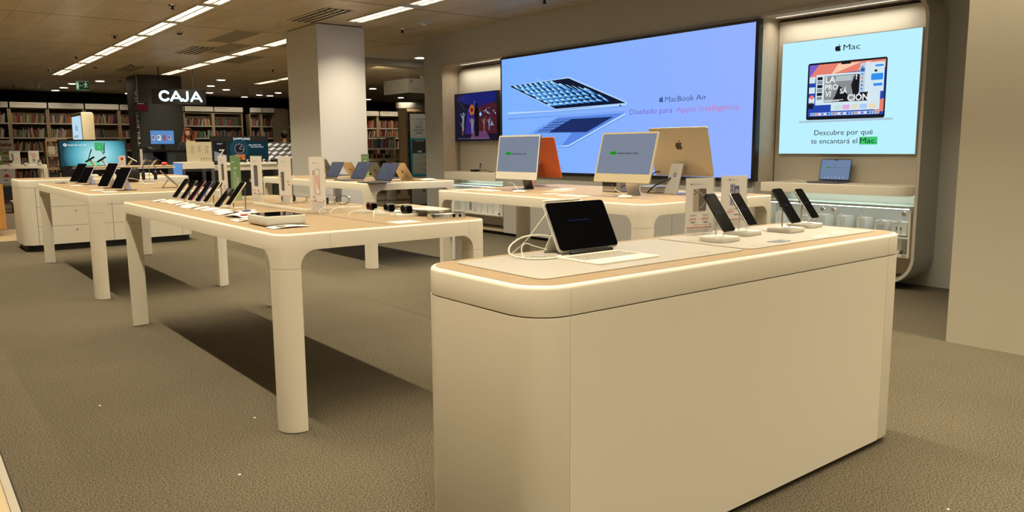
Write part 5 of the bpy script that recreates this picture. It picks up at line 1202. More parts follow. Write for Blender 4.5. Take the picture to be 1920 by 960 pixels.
for x0, x1, nm in ((9.91, 10.23, 'narrow bookcase left of slats'), (10.33, 10.69, 'narrow bookcase beside slats')):
    for z, sn in ((2.07, 'top shelf'), (1.66, 'second shelf')): book_row(x0, x1, YB-.08, z, PAL_B+PAL_C, f'{sn}, {nm}', thr=(.022, .04))
book_row(11.27, 12.0, YB-.08, 2.07, PAL_C, 'top shelf of bookcase right of slats', thr=(.025, .04))
for z, sn in ((2.10, 'top shelf'), (1.675, 'second shelf'), (1.28, 'third shelf')):
    for i, (x0, nm) in enumerate(lefts):
        fill = (.98, .97, .96, .95)[i] if z != 1.675 else (.9, .93, .97, .6)[i]
        pal = PAL_A if z > 2 else (PAL_A+['yellow', 'cream', 'white', 'grey'] if i in (0, 1, 2) else PAL_C+['white'])
        book_row(x0+.05, x0+.92, YB+.02, z, pal, f'{sn}, {nm}', fill=fill, thr=(.022, .040), hr=(.21, .30))
for z in (2.10, 1.675, 1.28): book_row(5.81, 6.6, YB+.02, z, PAL_A, 'x', thr=(.025, .05), ok=False)
book_row(6.81, 7.66, YB+.02, 2.07, PAL_C, 'x', ok=False, thr=(.025, .05)); book_row(6.81, 7.66, YB+.02, 1.66, PAL_C, 'x', ok=False, thr=(.025, .05))
for z in (.87, .46):
    for x0, nm in lefts: book_row(x0+.05, x0+.92, YB+.02, z, PAL_A, 'x', ok=False, thr=(.025, .045), fill=.95)
for z in (1.25,): 
    for x0 in (7.745, 8.705): book_row(x0, x0+.86, YB+.02, z, PAL_C, 'x', ok=False, thr=(.025, .045))
o = STUFF.build('assorted_books', smooth=False); tag(o, 'remaining books on the lower and half-hidden bookshop shelves', 'books', None, 'stuff')

# ================================================================== SIGNS AND FIXTURES IN THE BACK
t = empty('hanging_sign', (4.60, 18.2, 0), R(-3), 'black hanging CAJA sign with glowing letters', 'sign')
MB(BK).box(-.06, 1.05, 0, .12, 2.275, 2.60).build('sign_box', t)
m = MB(CAJ)
def stroke(pts, w_):
    for i in range(len(pts)-1):
        a, b_ = Vector(pts[i]), Vector(pts[i+1]); d = (b_-a).normalized(); n_ = Vector((-d.y, d.x))*w_/2
        m.g([tuple(a-n_), tuple(b_-n_), tuple(b_+n_), tuple(a+n_)], .004, CAJ)
    for p in pts: m.g(circ(p[0], p[1], w_/2*.98, 12), .0042, CAJ)
zc, hh_ = 2.449, .094
stroke([(.185+.095*math.cos(a), zc+hh_*math.sin(a)) for a in [R(42)+R(276)*i/16 for i in range(17)]], .054)
for u0 in (.315, .735):
    stroke([(u0, zc-hh_), (u0+.105, zc+hh_), (u0+.21, zc-hh_)], .052); stroke([(u0+.045, zc-hh_*.42), (u0+.165, zc-hh_*.42)], .040)
stroke([(.655, zc+hh_), (.655, zc-.03)]+[(.600+.055*math.cos(a), zc-.035+.058*math.sin(a)) for a in [-R(150)*i/8 for i in range(9)]], .052); m.build('lettering', t, smooth=False)
for x in (.10, .80): MB(BK).cyl((x, .06, 2.60), (x, .06, CZ), .010, .010, 8).build('suspension_rod', t)
t = empty('exit_sign', (3.05, 18.0, 0), 0, 'small green emergency exit sign with running figure', 'sign')
MB(EXG).box(0, .24, 0, .03, 2.50, 2.675).build('panel', t)
m = MB(EXW); k = .001; m.gr(.012, .055, 2.52, 2.655, k, EXW); m.gr(.065, .13, 2.585, 2.592, k, EXW); m.g([(.065, 2.588), (.085, 2.60), (.085, 2.577)], k, EXW)
m.g(circ(.185, 2.645, .011, 10), k, EXW)
for q in ([(.165, 2.63), (.172, 2.59), (.188, 2.59), (.188, 2.632)], [(.145, 2.60), (.165, 2.622), (.165, 2.632), (.14, 2.607)], [(.188, 2.622), (.215, 2.605), (.218, 2.612), (.19, 2.635)], [(.172, 2.592), (.150, 2.545), (.160, 2.540), (.186, 2.588)], [(.180, 2.592), (.205, 2.560), (.222, 2.562), (.222, 2.570), (.207, 2.570), (.190, 2.594)]):
    m.g(q, k+.0003, EXW)
m.g([(0, 2.5), (.24, 2.5), (.24, 2.504), (0, 2.504)], k, EXW); m.g([(0, 2.671), (.24, 2.671), (.24, 2.675), (0, 2.675)], k, EXW)
m.build('figure', t, smooth=False)
MB(BK).cyl((.12, .015, 2.675), (.12, .015, CZ), .004, .004, 6).build('suspension_rod', t)
# vertical white lettering on the dark column
t = empty('column_lettering', (4.738, 20.95, 1.36), FX, 'white vertical TELEFONÍA lettering on the dark column side', 'lettering')
m = MB(PAPW); k = .003
m.text('TELEFONÍA', .60, .01, .24, k, PAPW, bold=.014, fit=1.36, rot=PI/2); m.build('letters', t, smooth=False)
MB(SIGNP).box(.62, .645, -.012, 0, 1.0, 1.69).build('light_strip', t)
t = empty('queue_display', (4.60, 20.05, 2.18), 0, 'small black display with dark red screen on the dark column', 'display')
MB(BKS).slab(rr(0, .29, 0, .22, .008), -.05, 0, axis='y').build('housing', t); m = MB(S_RED); m.gr(.035, .255, .03, .165, .001, S_RED); m.gr(.05, .20, .185, .198, .001, LGR); m.build('screen', t, smooth=False)
MB(BKS).box(.13, .16, .05, .25, .09, .13).build('bracket', t)
# cash desk
t = empty('cash_desk', (4.50, 18.9, 0), 0, 'dark blue-grey cash desk with open niches', 'desk')
MB(BKS).box(-.02, 1.70, -.03, .75, 1.245, 1.275).build('counter_top', t); MB(NAVY).box(0, .14, 0, .72, 0, 1.245).build('side_panel', t); MB(NAVY).box(1.58, 1.68, 0, .72, 0, 1.245).build('side_panel', t)
MB(NAVY).box(.60, 1.58, 0, .03, .78, 1.245).build('front_panel', t); MB(DKC).box(.62, 1.2, -.006, 0, .80, 1.16).build('door', t); MB(NAVY).box(.44, .60, 0, .72, 0, 1.245).build('divider', t)
MB(BK).box(.14, 1.58, .68, .72, 0, 1.245).build('back_panel', t); MB(BK).box(.14, .44, .02, .68, .86, .88).build('shelf', t); MB(NAVY).box(.60, 1.58, 0, .03, 0, .40).build('kick_panel', t)
t = empty('file_box', (4.70, 19.05, .881), 0, 'brown box in the niche of the cash desk', 'box'); MB(BM['brown']).box(-.05, .10, 0, .3, 0, .17).build('carton', t); MB(PAPW).box(-.02, .03, -.003, 0, .02, .07).build('sticker', t)
t = empty('monitor', (4.66, 19.15, 1.276), 0, 'till monitor with bright blue shop page on the cash desk', 'monitor')
MB(BKS).slab(rr(0, .53, .13, .46, .006), -.03, .0, axis='y').build('housing', t); MB(BKS).box(.22, .31, .0, .03, .01, .2).build('neck', t); MB(BKS).slab(rr(.13, .40, -.08, .12, .02), 0, .012).build('base', t)
m = MB(S_MON); k = .0008; m.gr(.010, .52, .145, .45, k, S_MON)
for i, c in enumerate((S_INK, S_DK, S_RED, S_INK)):
    u = .045+.115*i; m.gr(u, u+.07, .225, .345, k+.0003, (em('mon_pink', (.45, .35, .42)) if i == 0 else MATS['mon_pink']) if i in (0, 3) else (S_W if i == 1 else em('mon_red', (.50, .06, .08)))); m.gr(u+.01, u+.045, .26, .33, k+.0006, S_DK); m.gr(u, u+.06, .205, .210, k+.0003, S_DK)
m.gr(.02, .08, .41, .418, k+.0003, S_DK); m.gr(.18, .26, .17, .174, k+.0003, S_DK)
m.build('screen', t, smooth=False)
t = empty('desk_phone', (4.58, 18.98, 1.276), R(15), 'black desk telephone at the cash desk left end', 'telephone')
m = MB(BKS); m.add([(-.08, -.09, 0), (.08, -.09, 0), (.08, .09, 0), (-.08, .09, 0), (-.08, -.09, .02), (.08, -.09, .02), (.08, .09, .08), (-.08, .09, .08)], [(0, 3, 2, 1), (4, 5, 6, 7), (0, 1, 5, 4), (1, 2, 6, 5), (2, 3, 7, 6), (3, 0, 4, 7)]); m.build('base', t)
m = MB(BKS); m.M = T(-.055, 0, .06) @ RX(R(18)); m.slab(rr(-.02, .02, -.09, .09, .015), 0, .025, bt=.006); m.build('handset', t); MB(LGR).box(.0, .06, -.02, .05, .052, .07).build('display', t)
t = empty('card_terminal', (5.30, 18.95, 1.276), R(-10), 'small card terminal near the cashier hand', 'card terminal')
MB(BKS).slab(rr(-.04, .04, -.07, .07, .01), 0, .04, bt=.006).build('body', t); MB(S_RED).box(-.02, .01, -.05, -.03, .0401, .042).build('key', t); MB(GRY).box(-.03, .03, .0, .055, .0401, .042).build('display', t)

# motorola screen and its table
t = empty('display_screen', (2.25, 15.1, 0), 0, 'wide freestanding screen with a teal picture of a green folding phone', 'screen')
MB(BKS).slab(rr(-.03, 1.03, .98, 1.475, .006), -.08, 0, axis='y').build('frame', t); MB(BK).box(0, 1.0, .0, .10, 0, .98).build('cabinet', t)
m = MB(S_CY); k = .002; m.gr(-.005, 1.0, 1.03, 1.45, k, S_CY)
mg = em('teal_screen_green', (.06, .42, .14)); mg2 = em('teal_screen_greenlight', (.20, .62, .35)); mdk = em('teal_screen_dark', (.02, .06, .08)); mlt = em('teal_screen_pale', (.45, .72, .70))
m.g(circ(.07, 1.385, .026, 16), k+.001, S_W); m.text('M', .055, 1.375, .022, k+.002, S_CY, bold=.02); m.text('motorola razr 60', .105, 1.372, .026, k+.001, S_W, bold=.02, sx=1.1)
m.gr(.515, .665, 1.28, 1.43, k+.001, mg2, .02); m.gr(.52, .655, 1.285, 1.425, k+.002, mg, .02); m.g(circ(.59, 1.345, .012, 10), k+.003, mg2); m.g([(.65, 1.24), (.67, 1.24), (.68, 1.42), (.665, 1.42)], k+.003, mdk)
m.g([(.40, 1.14), (.415, 1.14), (.475, 1.30), (.465, 1.315), (.455, 1.31)], k+.001, mdk); m.g([(.44, 1.12), (.66, 1.12), (.64, 1.27), (.48, 1.305)], k+.0012, mlt); m.g([(.60, 1.31), (.615, 1.31), (.66, 1.22), (.65, 1.21)], k+.002, mdk)
m.g([(.38, 1.03), (.62, 1.03), (.56, 1.10), (.40, 1.10)], k+.001, mg2)
m.build('screen_picture', t, smooth=False)
t = empty('counter_table', (2.28, 13.35, 0), 0, 'pale-edged table standing in front of the wide teal screen', 'table')
m = MB(WD); m.slab([(0.0, .95), (.02, .30), (.16, 0), (1.28, 0), (1.40, .35), (1.42, .95)][::1], 1.012, 1.035); m.build('table_top', t)
m = MB(PAPW); m.slab([(-.012, .96), (.008, .29), (.15, -.015), (1.29, -.015), (1.415, .345), (1.432, .96)], 1.000, 1.012); m.build('edge_band', t); MB(BK).box(.25, 1.20, .45, .9, 0, 1.0).build('pedestal', t)
for i, (x, y, tl, lab) in enumerate([(2.50, 14.0, 1, 'leftmost phone on slanted grey post'), (2.62, 13.75, 1, 'second phone on slanted grey post'), (3.02, 13.65, -1, 'white phone card on short grey block'), (3.30, 14.0, -1, 'dark phone leaning left on wooden post'), (3.42, 13.8, -1, 'rightmost phone leaning left with red cover')]):
    st = empty('phone_stand', (x, y, 1.0355), 0, f'slanted stand before the teal screen under the {lab.split(" on ")[0].split(" leaning")[0]}', 'phone stand', 'slanted stands before the teal screen')
    m = MB(SIL if i < 2 else ALB); m.tube([(.06*tl, 0, 0), (.03*tl, 0, .05), (-.01*tl, 0, .10)], .017, 8, sub=2); m.build('post', st)
    p = empty('phone', (x-.012*tl, y, 1.145), 0, lab+' before the teal screen', 'phone', 'phones before the teal screen'); p.rotation_euler = (R(10), R(-32*tl), 0)
    m = MB(BKS if i != 2 else PAPW); m.slab(rr(-.075, .075, -.037, .037, .008), 0, .008); m.build('body', p); MB(BGL if i != 2 else PAPW).slab(rr(-.071, .071, -.034, .034, .006), .008, .0086).build('screen', p)
m = MB(ACR); 
t = empty('price_sign', (2.86, 13.55, 1.0355), 0, 'clear info stand with round red flower picture before teal screen', 'sign'); MB(PAP).box(-.05, .05, 0, .003, .01, .17).build('card', t); m = MB(RED); m.g(circ(0, .12, .025, 12), .001, RED); m.g(circ(0, .12, .008, 8), .0015, INK); m.lines(-.04, .04, .07, 4, .013, .004, .001, LGR); m.build('print', t); MB(ACR).box(-.055, .055, -.02, .02, 0, .006).build('acrylic_foot', t)
t = empty('price_sign', (3.16, 13.6, 1.0355), 0, 'tall narrow clear stand right of centre before teal screen', 'sign'); MB(SIGNP).box(-.02, .02, 0, .003, .01, .27).build('card', t); MB(LGR).box(-.012, .012, -.001, 0, .05, .2).build('print', t); MB(ACR).box(-.03, .03, -.02, .02, 0, .006).build('acrylic_foot', t)
o = MB(RED); o.ball((0, 0, .03), (.05, .03, .03)); o.mat(GRY).cyl((0, 0, 0), (0, 0, .012), .03, .03, 10); tag(o.build('red_gadget'), 'small red gadget at right end of the pale-edged table', 'gadget').location = (3.50, 13.6, 1.0355)
for i, x in enumerate((2.34, 2.58, 2.80, 3.10)):
    st = empty('stool', (x, 13.15, 0), 0, f'pale white stool seat under the table before the teal screen, {ORD[i]} from left', 'stool', 'pale stools under the pale-edged table')
    MB(SIL).slab(rr(-.085, .085, -.08, .08, .03), .80, .935, bt=.02, bb=.02).build('seat', st); MB(ALD).cyl((0, 0, 0), (0, 0, .80), .02, .02, 10).build('post', st); MB(ALD).cyl((0, 0, 0), (0, 0, .012), .10, .10, 20).build('foot', st)
t = empty('advertising_pylon', (2.80, 16.4, 0), 0, 'white rounded advertising pylon behind the wide teal screen', 'pylon')
MB(SIL).slab(rr(0, .26, .10, 2.02, .05, 8), -.90, 0, axis='y').M
m = MB(CRM); m.slab([(x, y) for x, y in rr(.02, .235, 0, 1.99, (.01, .05, .05, .01), 8)], -.95, 0, axis='y', bt=.01); m.build('body', t)
m = MB(S_MAC); m.M = T(.018, 0, 0) @ RZ(FX); m.gr(-.93, -.02, .10, 1.93, .0, em('pylon_light', (.50, .72, .86))); m.text('iPad', -.62, 1.66, .11, .002, GRY, bold=.005); m.text('nuevo color', -.80, 1.53, .065, .002, RED, bold=.01); m.build('light_face', t, smooth=False)
# left table with leaflets
t = empty('display_table', (1.30, 20.0, 0), 0, 'far white table at the left edge before the bookcases', 'table')
m = MB(W); m.slab(rr(0, 1.40, 0, .8, .08), .905, .985, bt=.01)
for x in (0, 1.31): m.slab(rr(x, x+.09, 0, .09, .02), 0, .906); m.slab(rr(x, x+.09, .71, .8, .02), 0, .906)
m.slab([(1.31, .906), (1.25, .906), (1.285, .895), (1.305, .86), (1.31, .80)][::-1] if False else [(1.31, .80), (1.31, .906), (1.24, .906), (1.28, .893), (1.303, .86)], -.09, 0, axis='y')
m.build('frame', t); MB(WD).slab(rr(.015, 1.385, .015, .785, .07), .984, .9865).build('table_top', t)
for i, (x, w_, c, lab) in enumerate([(2.115, .20, 1, 'white phone sheet with pen picture on the far left table'), (2.47, .20, 2, 'white sheet with pink round phone picture on far left table'), (1.83, .10, 3, 'green-and-white card edge at the picture left border')]):
    t = empty('price_sign', (x, 20.12, .988), 0, lab, 'sign'); MB(PAPW if c != 3 else GRN).box(-w_/2, w_/2, 0, .004, .005, .30).build('card', t)
    m = MB(GRY); 
    if c == 1: m.gr(-.06, -.02, .08, .20, .001, GRY, .006); m.gr(-.065, -.035, .2, .24, .001, cu); m.lines(-.05, .05, .27, 1, .01, .006, .001, GRY); m.lines(.02, .07, .14, 2, .02, .005, .001, RED)
    elif c == 2: m.g(circ(-.0, .20, .04, 14), .001, RED); m.g(circ(0, .20, .028, 14), .0015, PAPW); m.gr(-.03, .02, .06, .13, .001, GRY); m.gr(-.06, -.05, .22, .26, .001, RED)
    else: m.gr(-.03, .03, .1, .2, .001, PAPW)
    m.build('print', t); MB(ACR).box(-w_/2, w_/2, -.03, .03, 0, .005).build('acrylic_foot', t)
for i, (x, lab) in enumerate([(2.30, 'small dark gadget right of the first white sheet'), (2.56, 'small dark gadget before the pink phone sheet'), (2.02, 'small dark gadget before the first white sheet')]):
    t = empty('gadget_stand', (x, 20.02, .988), 0, lab, 'gadget', 'small gadgets on far left table'); MB(PAPW).slab(rr(-.035, .035, -.03, .03, .006), 0, .04, bt=.004).build('base', t); m = MB(BKS); m.M = T(0, 0, .04) @ RX(R(-30)); m.slab(rr(-.035, .035, 0, .07, .006), -.006, 0, axis='y'); m.build('device', t)
t = empty('card_rack', (2.0, 22.9, 0), 0, 'white rack of orange cards and animal drawings behind left table', 'rack')
MB(PAPW).box(0, .38, 0, .04, .15, 1.55).build('back_board', t)
for k_, z in enumerate((.45, .95, 1.15, 1.35)):
    m = MB(CANW); m.box(0, .38, -.06, 0, z-.01, z); m.box(0, .38, -.062, -.058, z, z+.05); m.build('shelf', t)
m = MB(BM['orange']); 
for k_, z in enumerate((.95, 1.16, 1.36)): 
    for q in range(5): m.mat((BM['orange'], BM['yellow'])[q % 2]); m.box(.02+.07*q, .08+.07*q, -.05, -.02, z+.004, z+.10+.02*(q % 2))
tag(m.build('greeting_cards'), 'rows of orange and yellow cards in the white rack', 'cards', None, 'stuff').location = (2.0, 22.9, 0)
m = MB(RED); m.g(circ(.20, .68, .045, 12), .002, RED)
for s_ in (-1, 1):
    for q in range(3): m.g([(.20+s_*.04, .67-.012*q), (.20+s_*.07, .69-.02*q), (.20+s_*.072, .68-.02*q), (.20+s_*.04, .66-.012*q)], .002, RED)
m.build('crab_drawing', t, smooth=False)
MB(GRY).g([(.14, .82), (.22, .80), (.20, .86)], .002, GRY).build('drawing', t, smooth=False); MB(GRN).g([(.15, .55), (.25, .57), (.15, .59)], .002, GRN).build('drawing', t, smooth=False); MB(GRY).g(circ(.2, .90, .015, 8), .002, GRY).build('drawing', t, smooth=False)
MB(NAVY).box(0, .38, -.05, .04, .15, .40).build('base', t)
o = MB(LGR); o.box(0, 1.6, 0, .5, .20, .24); o.mat(GRY).box(.03, 1.57, .03, .5, 0, .20); tag(o.build('low_platform'), 'low grey platform on dark floor behind drawer cabinet', 'platform').location = (1.9, 19.2, 0)
t = empty('wood_counter', (-.3, 14.2, 0), 0, 'orange-brown wooden counter end at the left picture edge', 'counter')
MB(WO).slab(rr(0, 1.60, 0, .8, .01), .10, .79, bt=.01).build('body', t); MB(BK).box(.1, 1.50, .05, .75, 0, .10).build('plinth', t)
t = empty('magazine_rack', (2.78, 20.6, 0), 0, 'pale wooden magazine rack left of the wide teal screen', 'rack')
for x in (0, .52): MB(WS).box(x, x+.03, 0, .35, .0, 1.50).build('side_panel', t)
MB(WS).slab([(0.03, 1.5), (.52, 1.5), (.47, 1.575), (.08, 1.575)], -.35, -.32, axis='y').build('crown', t)
for z in (.55, .85, 1.15): m = MB(WS); m.box(.03, .52, 0, .3, z, z+.02); m.box(.03, .52, -.01, 0, z, z+.06); m.build('shelf', t)
for i, (x, z, c) in enumerate([(.05, 1.17, 'cream'), (.20, 1.17, 'grey'), (.36, 1.17, 'green'), (.05, .87, 'brown'), (.22, .87, 'cream'), (.36, .87, 'yellow'), (.06, .57, 'dark blue'), (.25, .57, 'cream')]):
    m = MB(BM[c]); m.M = RX(R(-12)); m.box(0, .14, 0, .006, 0, .22); m.mat(PG).box(.003, .137, .006, .010, .003, .217)
    o = m.build('magazine'); o.location = (2.78+x, 20.63, z+.002); tag(o, f'{c} magazine on the {("upper", "upper", "upper", "middle", "middle", "middle", "lower", "lower")[i]} tier of the wooden rack', 'magazine', 'magazines in the wooden rack')

# beige panel + samsung display
t = empty('display_table', (3.86, 13.9, 0), 0, 'white table with blue-lit side behind the phone signs', 'table')
m = MB(W); m.slab(rr(0, .54, 0, .55, .02), .965, 1.075); m.build('table_top', t)
for x, y in ((0, 0), (.49, 0), (0, .49), (.49, .49)): MB(ALD).box(x, x+.05, y, y+.05, 0, .965).build('leg', t)
MB(em('side_blue_glow', (.10, .28, .62), .9)).box(-.012, .0, .0, .5, .55, 1.06).build('glow_panel', t)  # blue light on the table side made as an added glowing sheet
t = empty('notice_board', (3.98, 14.0, 1.0765), 0, 'cream notice board with small text columns and earphones', 'board')
MB(CRM).slab(rr(0, .42, 0, .345, .004), -.02, 0, axis='y').build('panel', t); MB(CRM).box(.02, .15, 0, .02, .344, .362).build('tab', t)
m = MB(GRY)
for u, n__ in ((.07, 7), (.185, 6), (.31, 7)): m.lines(u, u+.055, .27, n__, .019, .007, .001, GRY, int(u*100))
m.cyl((.05, -.001, .03), (.05, -.002, .03), .006, .006, 8); m.build('print', t, smooth=False)
for q in range(5):
    e_ = empty('earphone', (4.20+.045*q, 13.95, 1.0765), 0, f'small dark earphone hook on the cream board, {ORD[q]} from left', 'earphone', 'earphones before the cream board')
    m = MB(BKS); m.tube([(0, 0, .045), (-.008, 0, .06), (.004, 0, .066), (.012, 0, .05)], .003, 6); m.build('hook', e_); MB(ALB).cyl((0, 0, 0), (.0, 0, .045), .008, .006, 8).build('peg', e_)
t = empty('product_display', (4.43, 14.0, 0), 0, 'black display wall with a large smartwatch picture', 'display')
MB(BK).box(-.02, .99, .02, .12, 1.07, 1.52).build('back_wall', t)
m = MB(PAPW); k = -.018; m.text('SAMSUNG', .36, 1.455, .040, k, S_W, bold=.003, fit=.30); m.text('SAMSUNG', .3615, 1.4555, .040, k-.0004, S_W, bold=.003, fit=.30); m.build('lettering', t, smooth=False)
m = MB(S_INK); k = -.016
m.gr(.015, .225, 1.09, 1.43, k, em('watch_picture_black', (.008, .008, .01))); m.g([(.015, 1.09), (.225, 1.09), (.225, 1.19), (.015, 1.26)], k+.001, em('watch_picture_grey', (.22, .22, .22))); m.text('Z', .075, 1.15, .14, k+.002, PAPW, bold=.01, shear=.2, sx=.8); m.lines(.07, .17, 1.39, 2, .012, .006, k+.001, LGR)
m.build('small_screen', t, smooth=False)
m = MB(S_DK); m.gr(.26, .975, 1.10, 1.43, k, em('watch_picture_teal', (.004, .022, .03))); m.g(circ(.46, 1.30, .17, 24), k+.0005, em('watch_picture_teal2', (.006, .05, .068)))
m.g(circ(.46, 1.30, .112, 26), k+.001, em('watch_picture_dial', (.02, .025, .03))); m.g(circ(.46, 1.30, .092, 26), k+.0015, em('watch_picture_face', (.08, .10, .11))); m.g(circ(.46, 1.30, .075, 24), k+.002, em('watch_picture_face2', (.01, .012, .015)))
for q in range(12): a = 2*PI*q/12; m.g(circ(.46+.083*math.cos(a), 1.30+.083*math.sin(a), .006, 6), k+.0025, PAPW)
m.g([(.457, 1.30), (.463, 1.30), (.50, 1.35), (.495, 1.353)], k+.003, PAPW); m.g([(.455, 1.30), (.46, 1.296), (.53, 1.285), (.53, 1.29)], k+.003, PAPW); m.g([(.37, 1.102), (.56, 1.102), (.55, 1.20), (.38, 1.20)], k+.001, em('watch_picture_orange', (.50, .14, .03)))
m.g([(.44, 1.102), (.50, 1.102), (.49, 1.16), (.45, 1.16)], k+.0015, em('watch_picture_orange2', (.16, .05, .02)))
m.text('Galaxy Watch Ultra', .63, 1.355, .022, k+.001, S_W, bold=.01, sx=.9); m.lines(.66, .90, 1.325, 1, .01, .008, k+.001, S_W)
m.build('large_screen', t, smooth=False)
MB(SIL).slab(rr(.10, 1.08, -.14, .02, .01), 1.015, 1.055, bt=.006).build('watch_shelf', t)
MB(W).box(.05, 1.10, -.12, .30, .92, 1.012).build('table_top', t); MB(BK).box(.08, 1.05, .0, .3, 0, .92).build('cabinet', t)
MB(BM['red']).box(.62, .68, -.122, -.12, .95, .965).build('tag', t)
for q in range(4): MB(LGR).box(.12+.24*q, .20+.24*q, -.004, -.001, .70, .76).build('price_label', t)
for q in range(5):
    wt = watch((5.0+.10*q, 13.93, 1.0555), R(40), PAPW if q % 2 else SIL, .028, .026, .02, f'small white-strap watch under the smartwatch picture, {ORD[q]} from left', 'watches under the smartwatch picture')
DUM = mat('pale_blue_dummy', (.62, .68, .78), .25, .3)
t = empty('dummy_rack', (5.45, 14.6, 0), 0, 'slanted rack with diagonal rows of shiny phone dummies', 'rack')
m = MB(ALD); m.add([(0, -.1, 1.10), (.9, -.1, 1.10), (.9, .5, 1.42), (0, .5, 1.42), (0, -.1, 1.08), (.9, -.1, 1.08), (.9, .5, 1.40), (0, .5, 1.40)], [(0, 1, 2, 3), (4, 7, 6, 5), (0, 4, 5, 1), (1, 5, 6, 2), (2, 6, 7, 3), (3, 7, 4, 0)]); m.build('slanted_board', t); MB(DKC).box(0, .9, 0, .5, 0, 1.12).build('cabinet', t)
for j in range(4):
    for i in range(6):
        m = MB(DUM); m.M = RX(R(28)) @ RZ(R(-52)); m.slab(rr(-.036, .036, -.078, .078, .008), .002, .012); m.mat(BKS).box(.016, .032, -.074, .074, .012, .0126)
        o = m.build('phone_dummy'); o.location = (5.53+.145*i, 14.56+.145*j, 1.124+.0775*j); tag(o, f'shiny phone dummy, {ORD[i]} from left in the {("lowest", "second", "third", "highest")[j]} slanted rack row', 'phone', 'phone dummies on the slanted rack')

# hanging directory, poster stand
t = empty('directory_sign', (10.2, 17.0, 0), 0, 'grey hanging two-sided level 5 directory sign', 'sign')
m = MB(SIGNP); m.box(0, 1.1, 0, .03, 2.645, 2.99); m.build('right_panel', t)
ang = R(92)
dirv = Vector((math.cos(ang), math.sin(ang)))
w3 = 1.15; nrm = Vector((-dirv.y, dirv.x))*.03
m = MB(SIGNP); m.add([(0, 0, 2.645), (dirv.x*w3, dirv.y*w3, 2.645), (dirv.x*w3, dirv.y*w3, 2.99), (0, 0, 2.99), (-nrm.x, -nrm.y, 2.645), (dirv.x*w3-nrm.x, dirv.y*w3-nrm.y, 2.645), (dirv.x*w3-nrm.x, dirv.y*w3-nrm.y, 2.99), (-nrm.x, -nrm.y, 2.99)],
      [(0, 1, 2, 3), (4, 7, 6, 5), (0, 4, 5, 1), (1, 5, 6, 2), (2, 6, 7, 3), (3, 7, 4, 0)]); m.build('left_panel', t)
m = MB(INK); k = .002; m.text('5', .06, 2.885, .085, k, INK, bold=.015); m.text('<', .05, 2.70, .04, k, GRY); m.text('Librería', .18, 2.735, .025, k, GRY); m.text('Música', .18, 2.70, .025, k, GRY)
m.M = T(dirv.x*w3, dirv.y*w3, 0) @ RZ(ang-PI); m.text('5', .05, 2.885, .085, .003, INK, bold=.015)
for u, v, tx in ((.16, 2.84, 'Electrónica'), (.16, 2.80, 'Informática'), (.16, 2.72, 'Telefonía'), (.16, 2.685, 'Sonido'), (.70, 2.86, 'Juguetes'), (.70, 2.83, 'Librería'), (.78, 2.74, 'Ocio'), (.78, 2.71, 'Papelería')): m.text(tx, u, v, .022, .003, GRY)
m.text('>', .94, 2.835, .04, .003, GRY); m.text('>', .94, 2.72, .04, .003, GRY); m.build('lettering', t, smooth=False)
for x in (.36,): MB(GREYW).box(x, x+.09, 0, .03, 2.99, CZ).build('hanger', t)
t = empty('poster_stand', (8.99, 14.95, 0), 0, 'tall standing poster board BONO CULTURAL JOVEN', 'poster stand')
MB(BKS).box(-.02, .48, 0, .04, .005, 2.05).build('frame', t)
m = MB(PAPW); k = .001; pg = mat('poster_grey', (.34, .36, .35), .5)
m.gr(0, .46, 1.50, 2.03, k, pg); m.gr(0, .46, .66, 1.495, k, CYN); m.gr(.05, .41, .715, 1.16, k+.001, pg); m.gr(.04, .42, 1.175, 1.46, k+.001, INK); m.gr(0, .46, .42, .655, k, pg); m.gr(0, .46, .03, .41, k, pg)
for i, tx in enumerate(('EL CORTE INGLÉS', 'ES CULTURA', 'Y TE TRAE EL')): m.text(tx, .23, 1.90-.055*i, .028, k+.001, INK, 'CENTER', bold=.01)
for i, tx in enumerate(('BONO', 'CULTURAL', 'JOVEN')): m.text(tx, .23, 1.725-.065*i, .042, k+.001, INK, 'CENTER', bold=.02)
m.text('400€', .23, 1.19, .035, k+.002, PAPW, 'CENTER', bold=.02); m.lines(.12, .34, 1.435, 1, .01, .008, k+.002, LGR)
for q in range(3): m.text(('200€', '100€', '100€')[q], .34, 1.10-.15*q, .028, k+.002, CYN, 'RIGHT', bold=.01); m.lines(.09, .34, 1.075-.15*q, 4, .018, .007, k+.002, GRY, q); m.gr(.37, .385, 1.05-.15*q, 1.12-.15*q, k+.002, INK, .005)
m.lines(.06, .40, .63, 9, .022, .008, k+.001, GRY, 4); m.g([(.30, .37), (.30, .30), (.37, .335)], k+.001, INK)
m.build('poster', t, smooth=False)
MB(BKS).box(-.02, .48, -.15, .2, 0, .012).build('foot', t)

# ================================================================== PEOPLE
def voxel(o, size=.008, smooth=True):
    md = o.modifiers.new('remesh', 'REMESH'); md.mode = 'VOXEL'; md.voxel_size = size; md.use_smooth_shade = smooth
    sm = o.modifiers.new('smooth', 'SMOOTH'); sm.factor = .5; sm.iterations = 3
    return o
def loft(m, rings, n=20):
    vs = []; fs = []
    for (cx, cy, z, rx, ry) in rings: vs += [(cx+rx*math.cos(2*PI*i/n), cy+ry*math.sin(2*PI*i/n), z) for i in range(n)]
    for k_ in range(len(rings)-1): fs += [(k_*n+i, k_*n+(i+1) % n, (k_+1)*n+(i+1) % n, (k_+1)*n+i) for i in range(n)]
    fs += [tuple(reversed(range(n))), tuple((len(rings)-1)*n+i for i in range(n))]; m.add(vs, fs)
def limb(m, a, b_, r0, r1): m.cyl(a, b_, r0, r1, 14); m.ball(a, r0, 12, 8); m.ball(b_, r1, 12, 8)
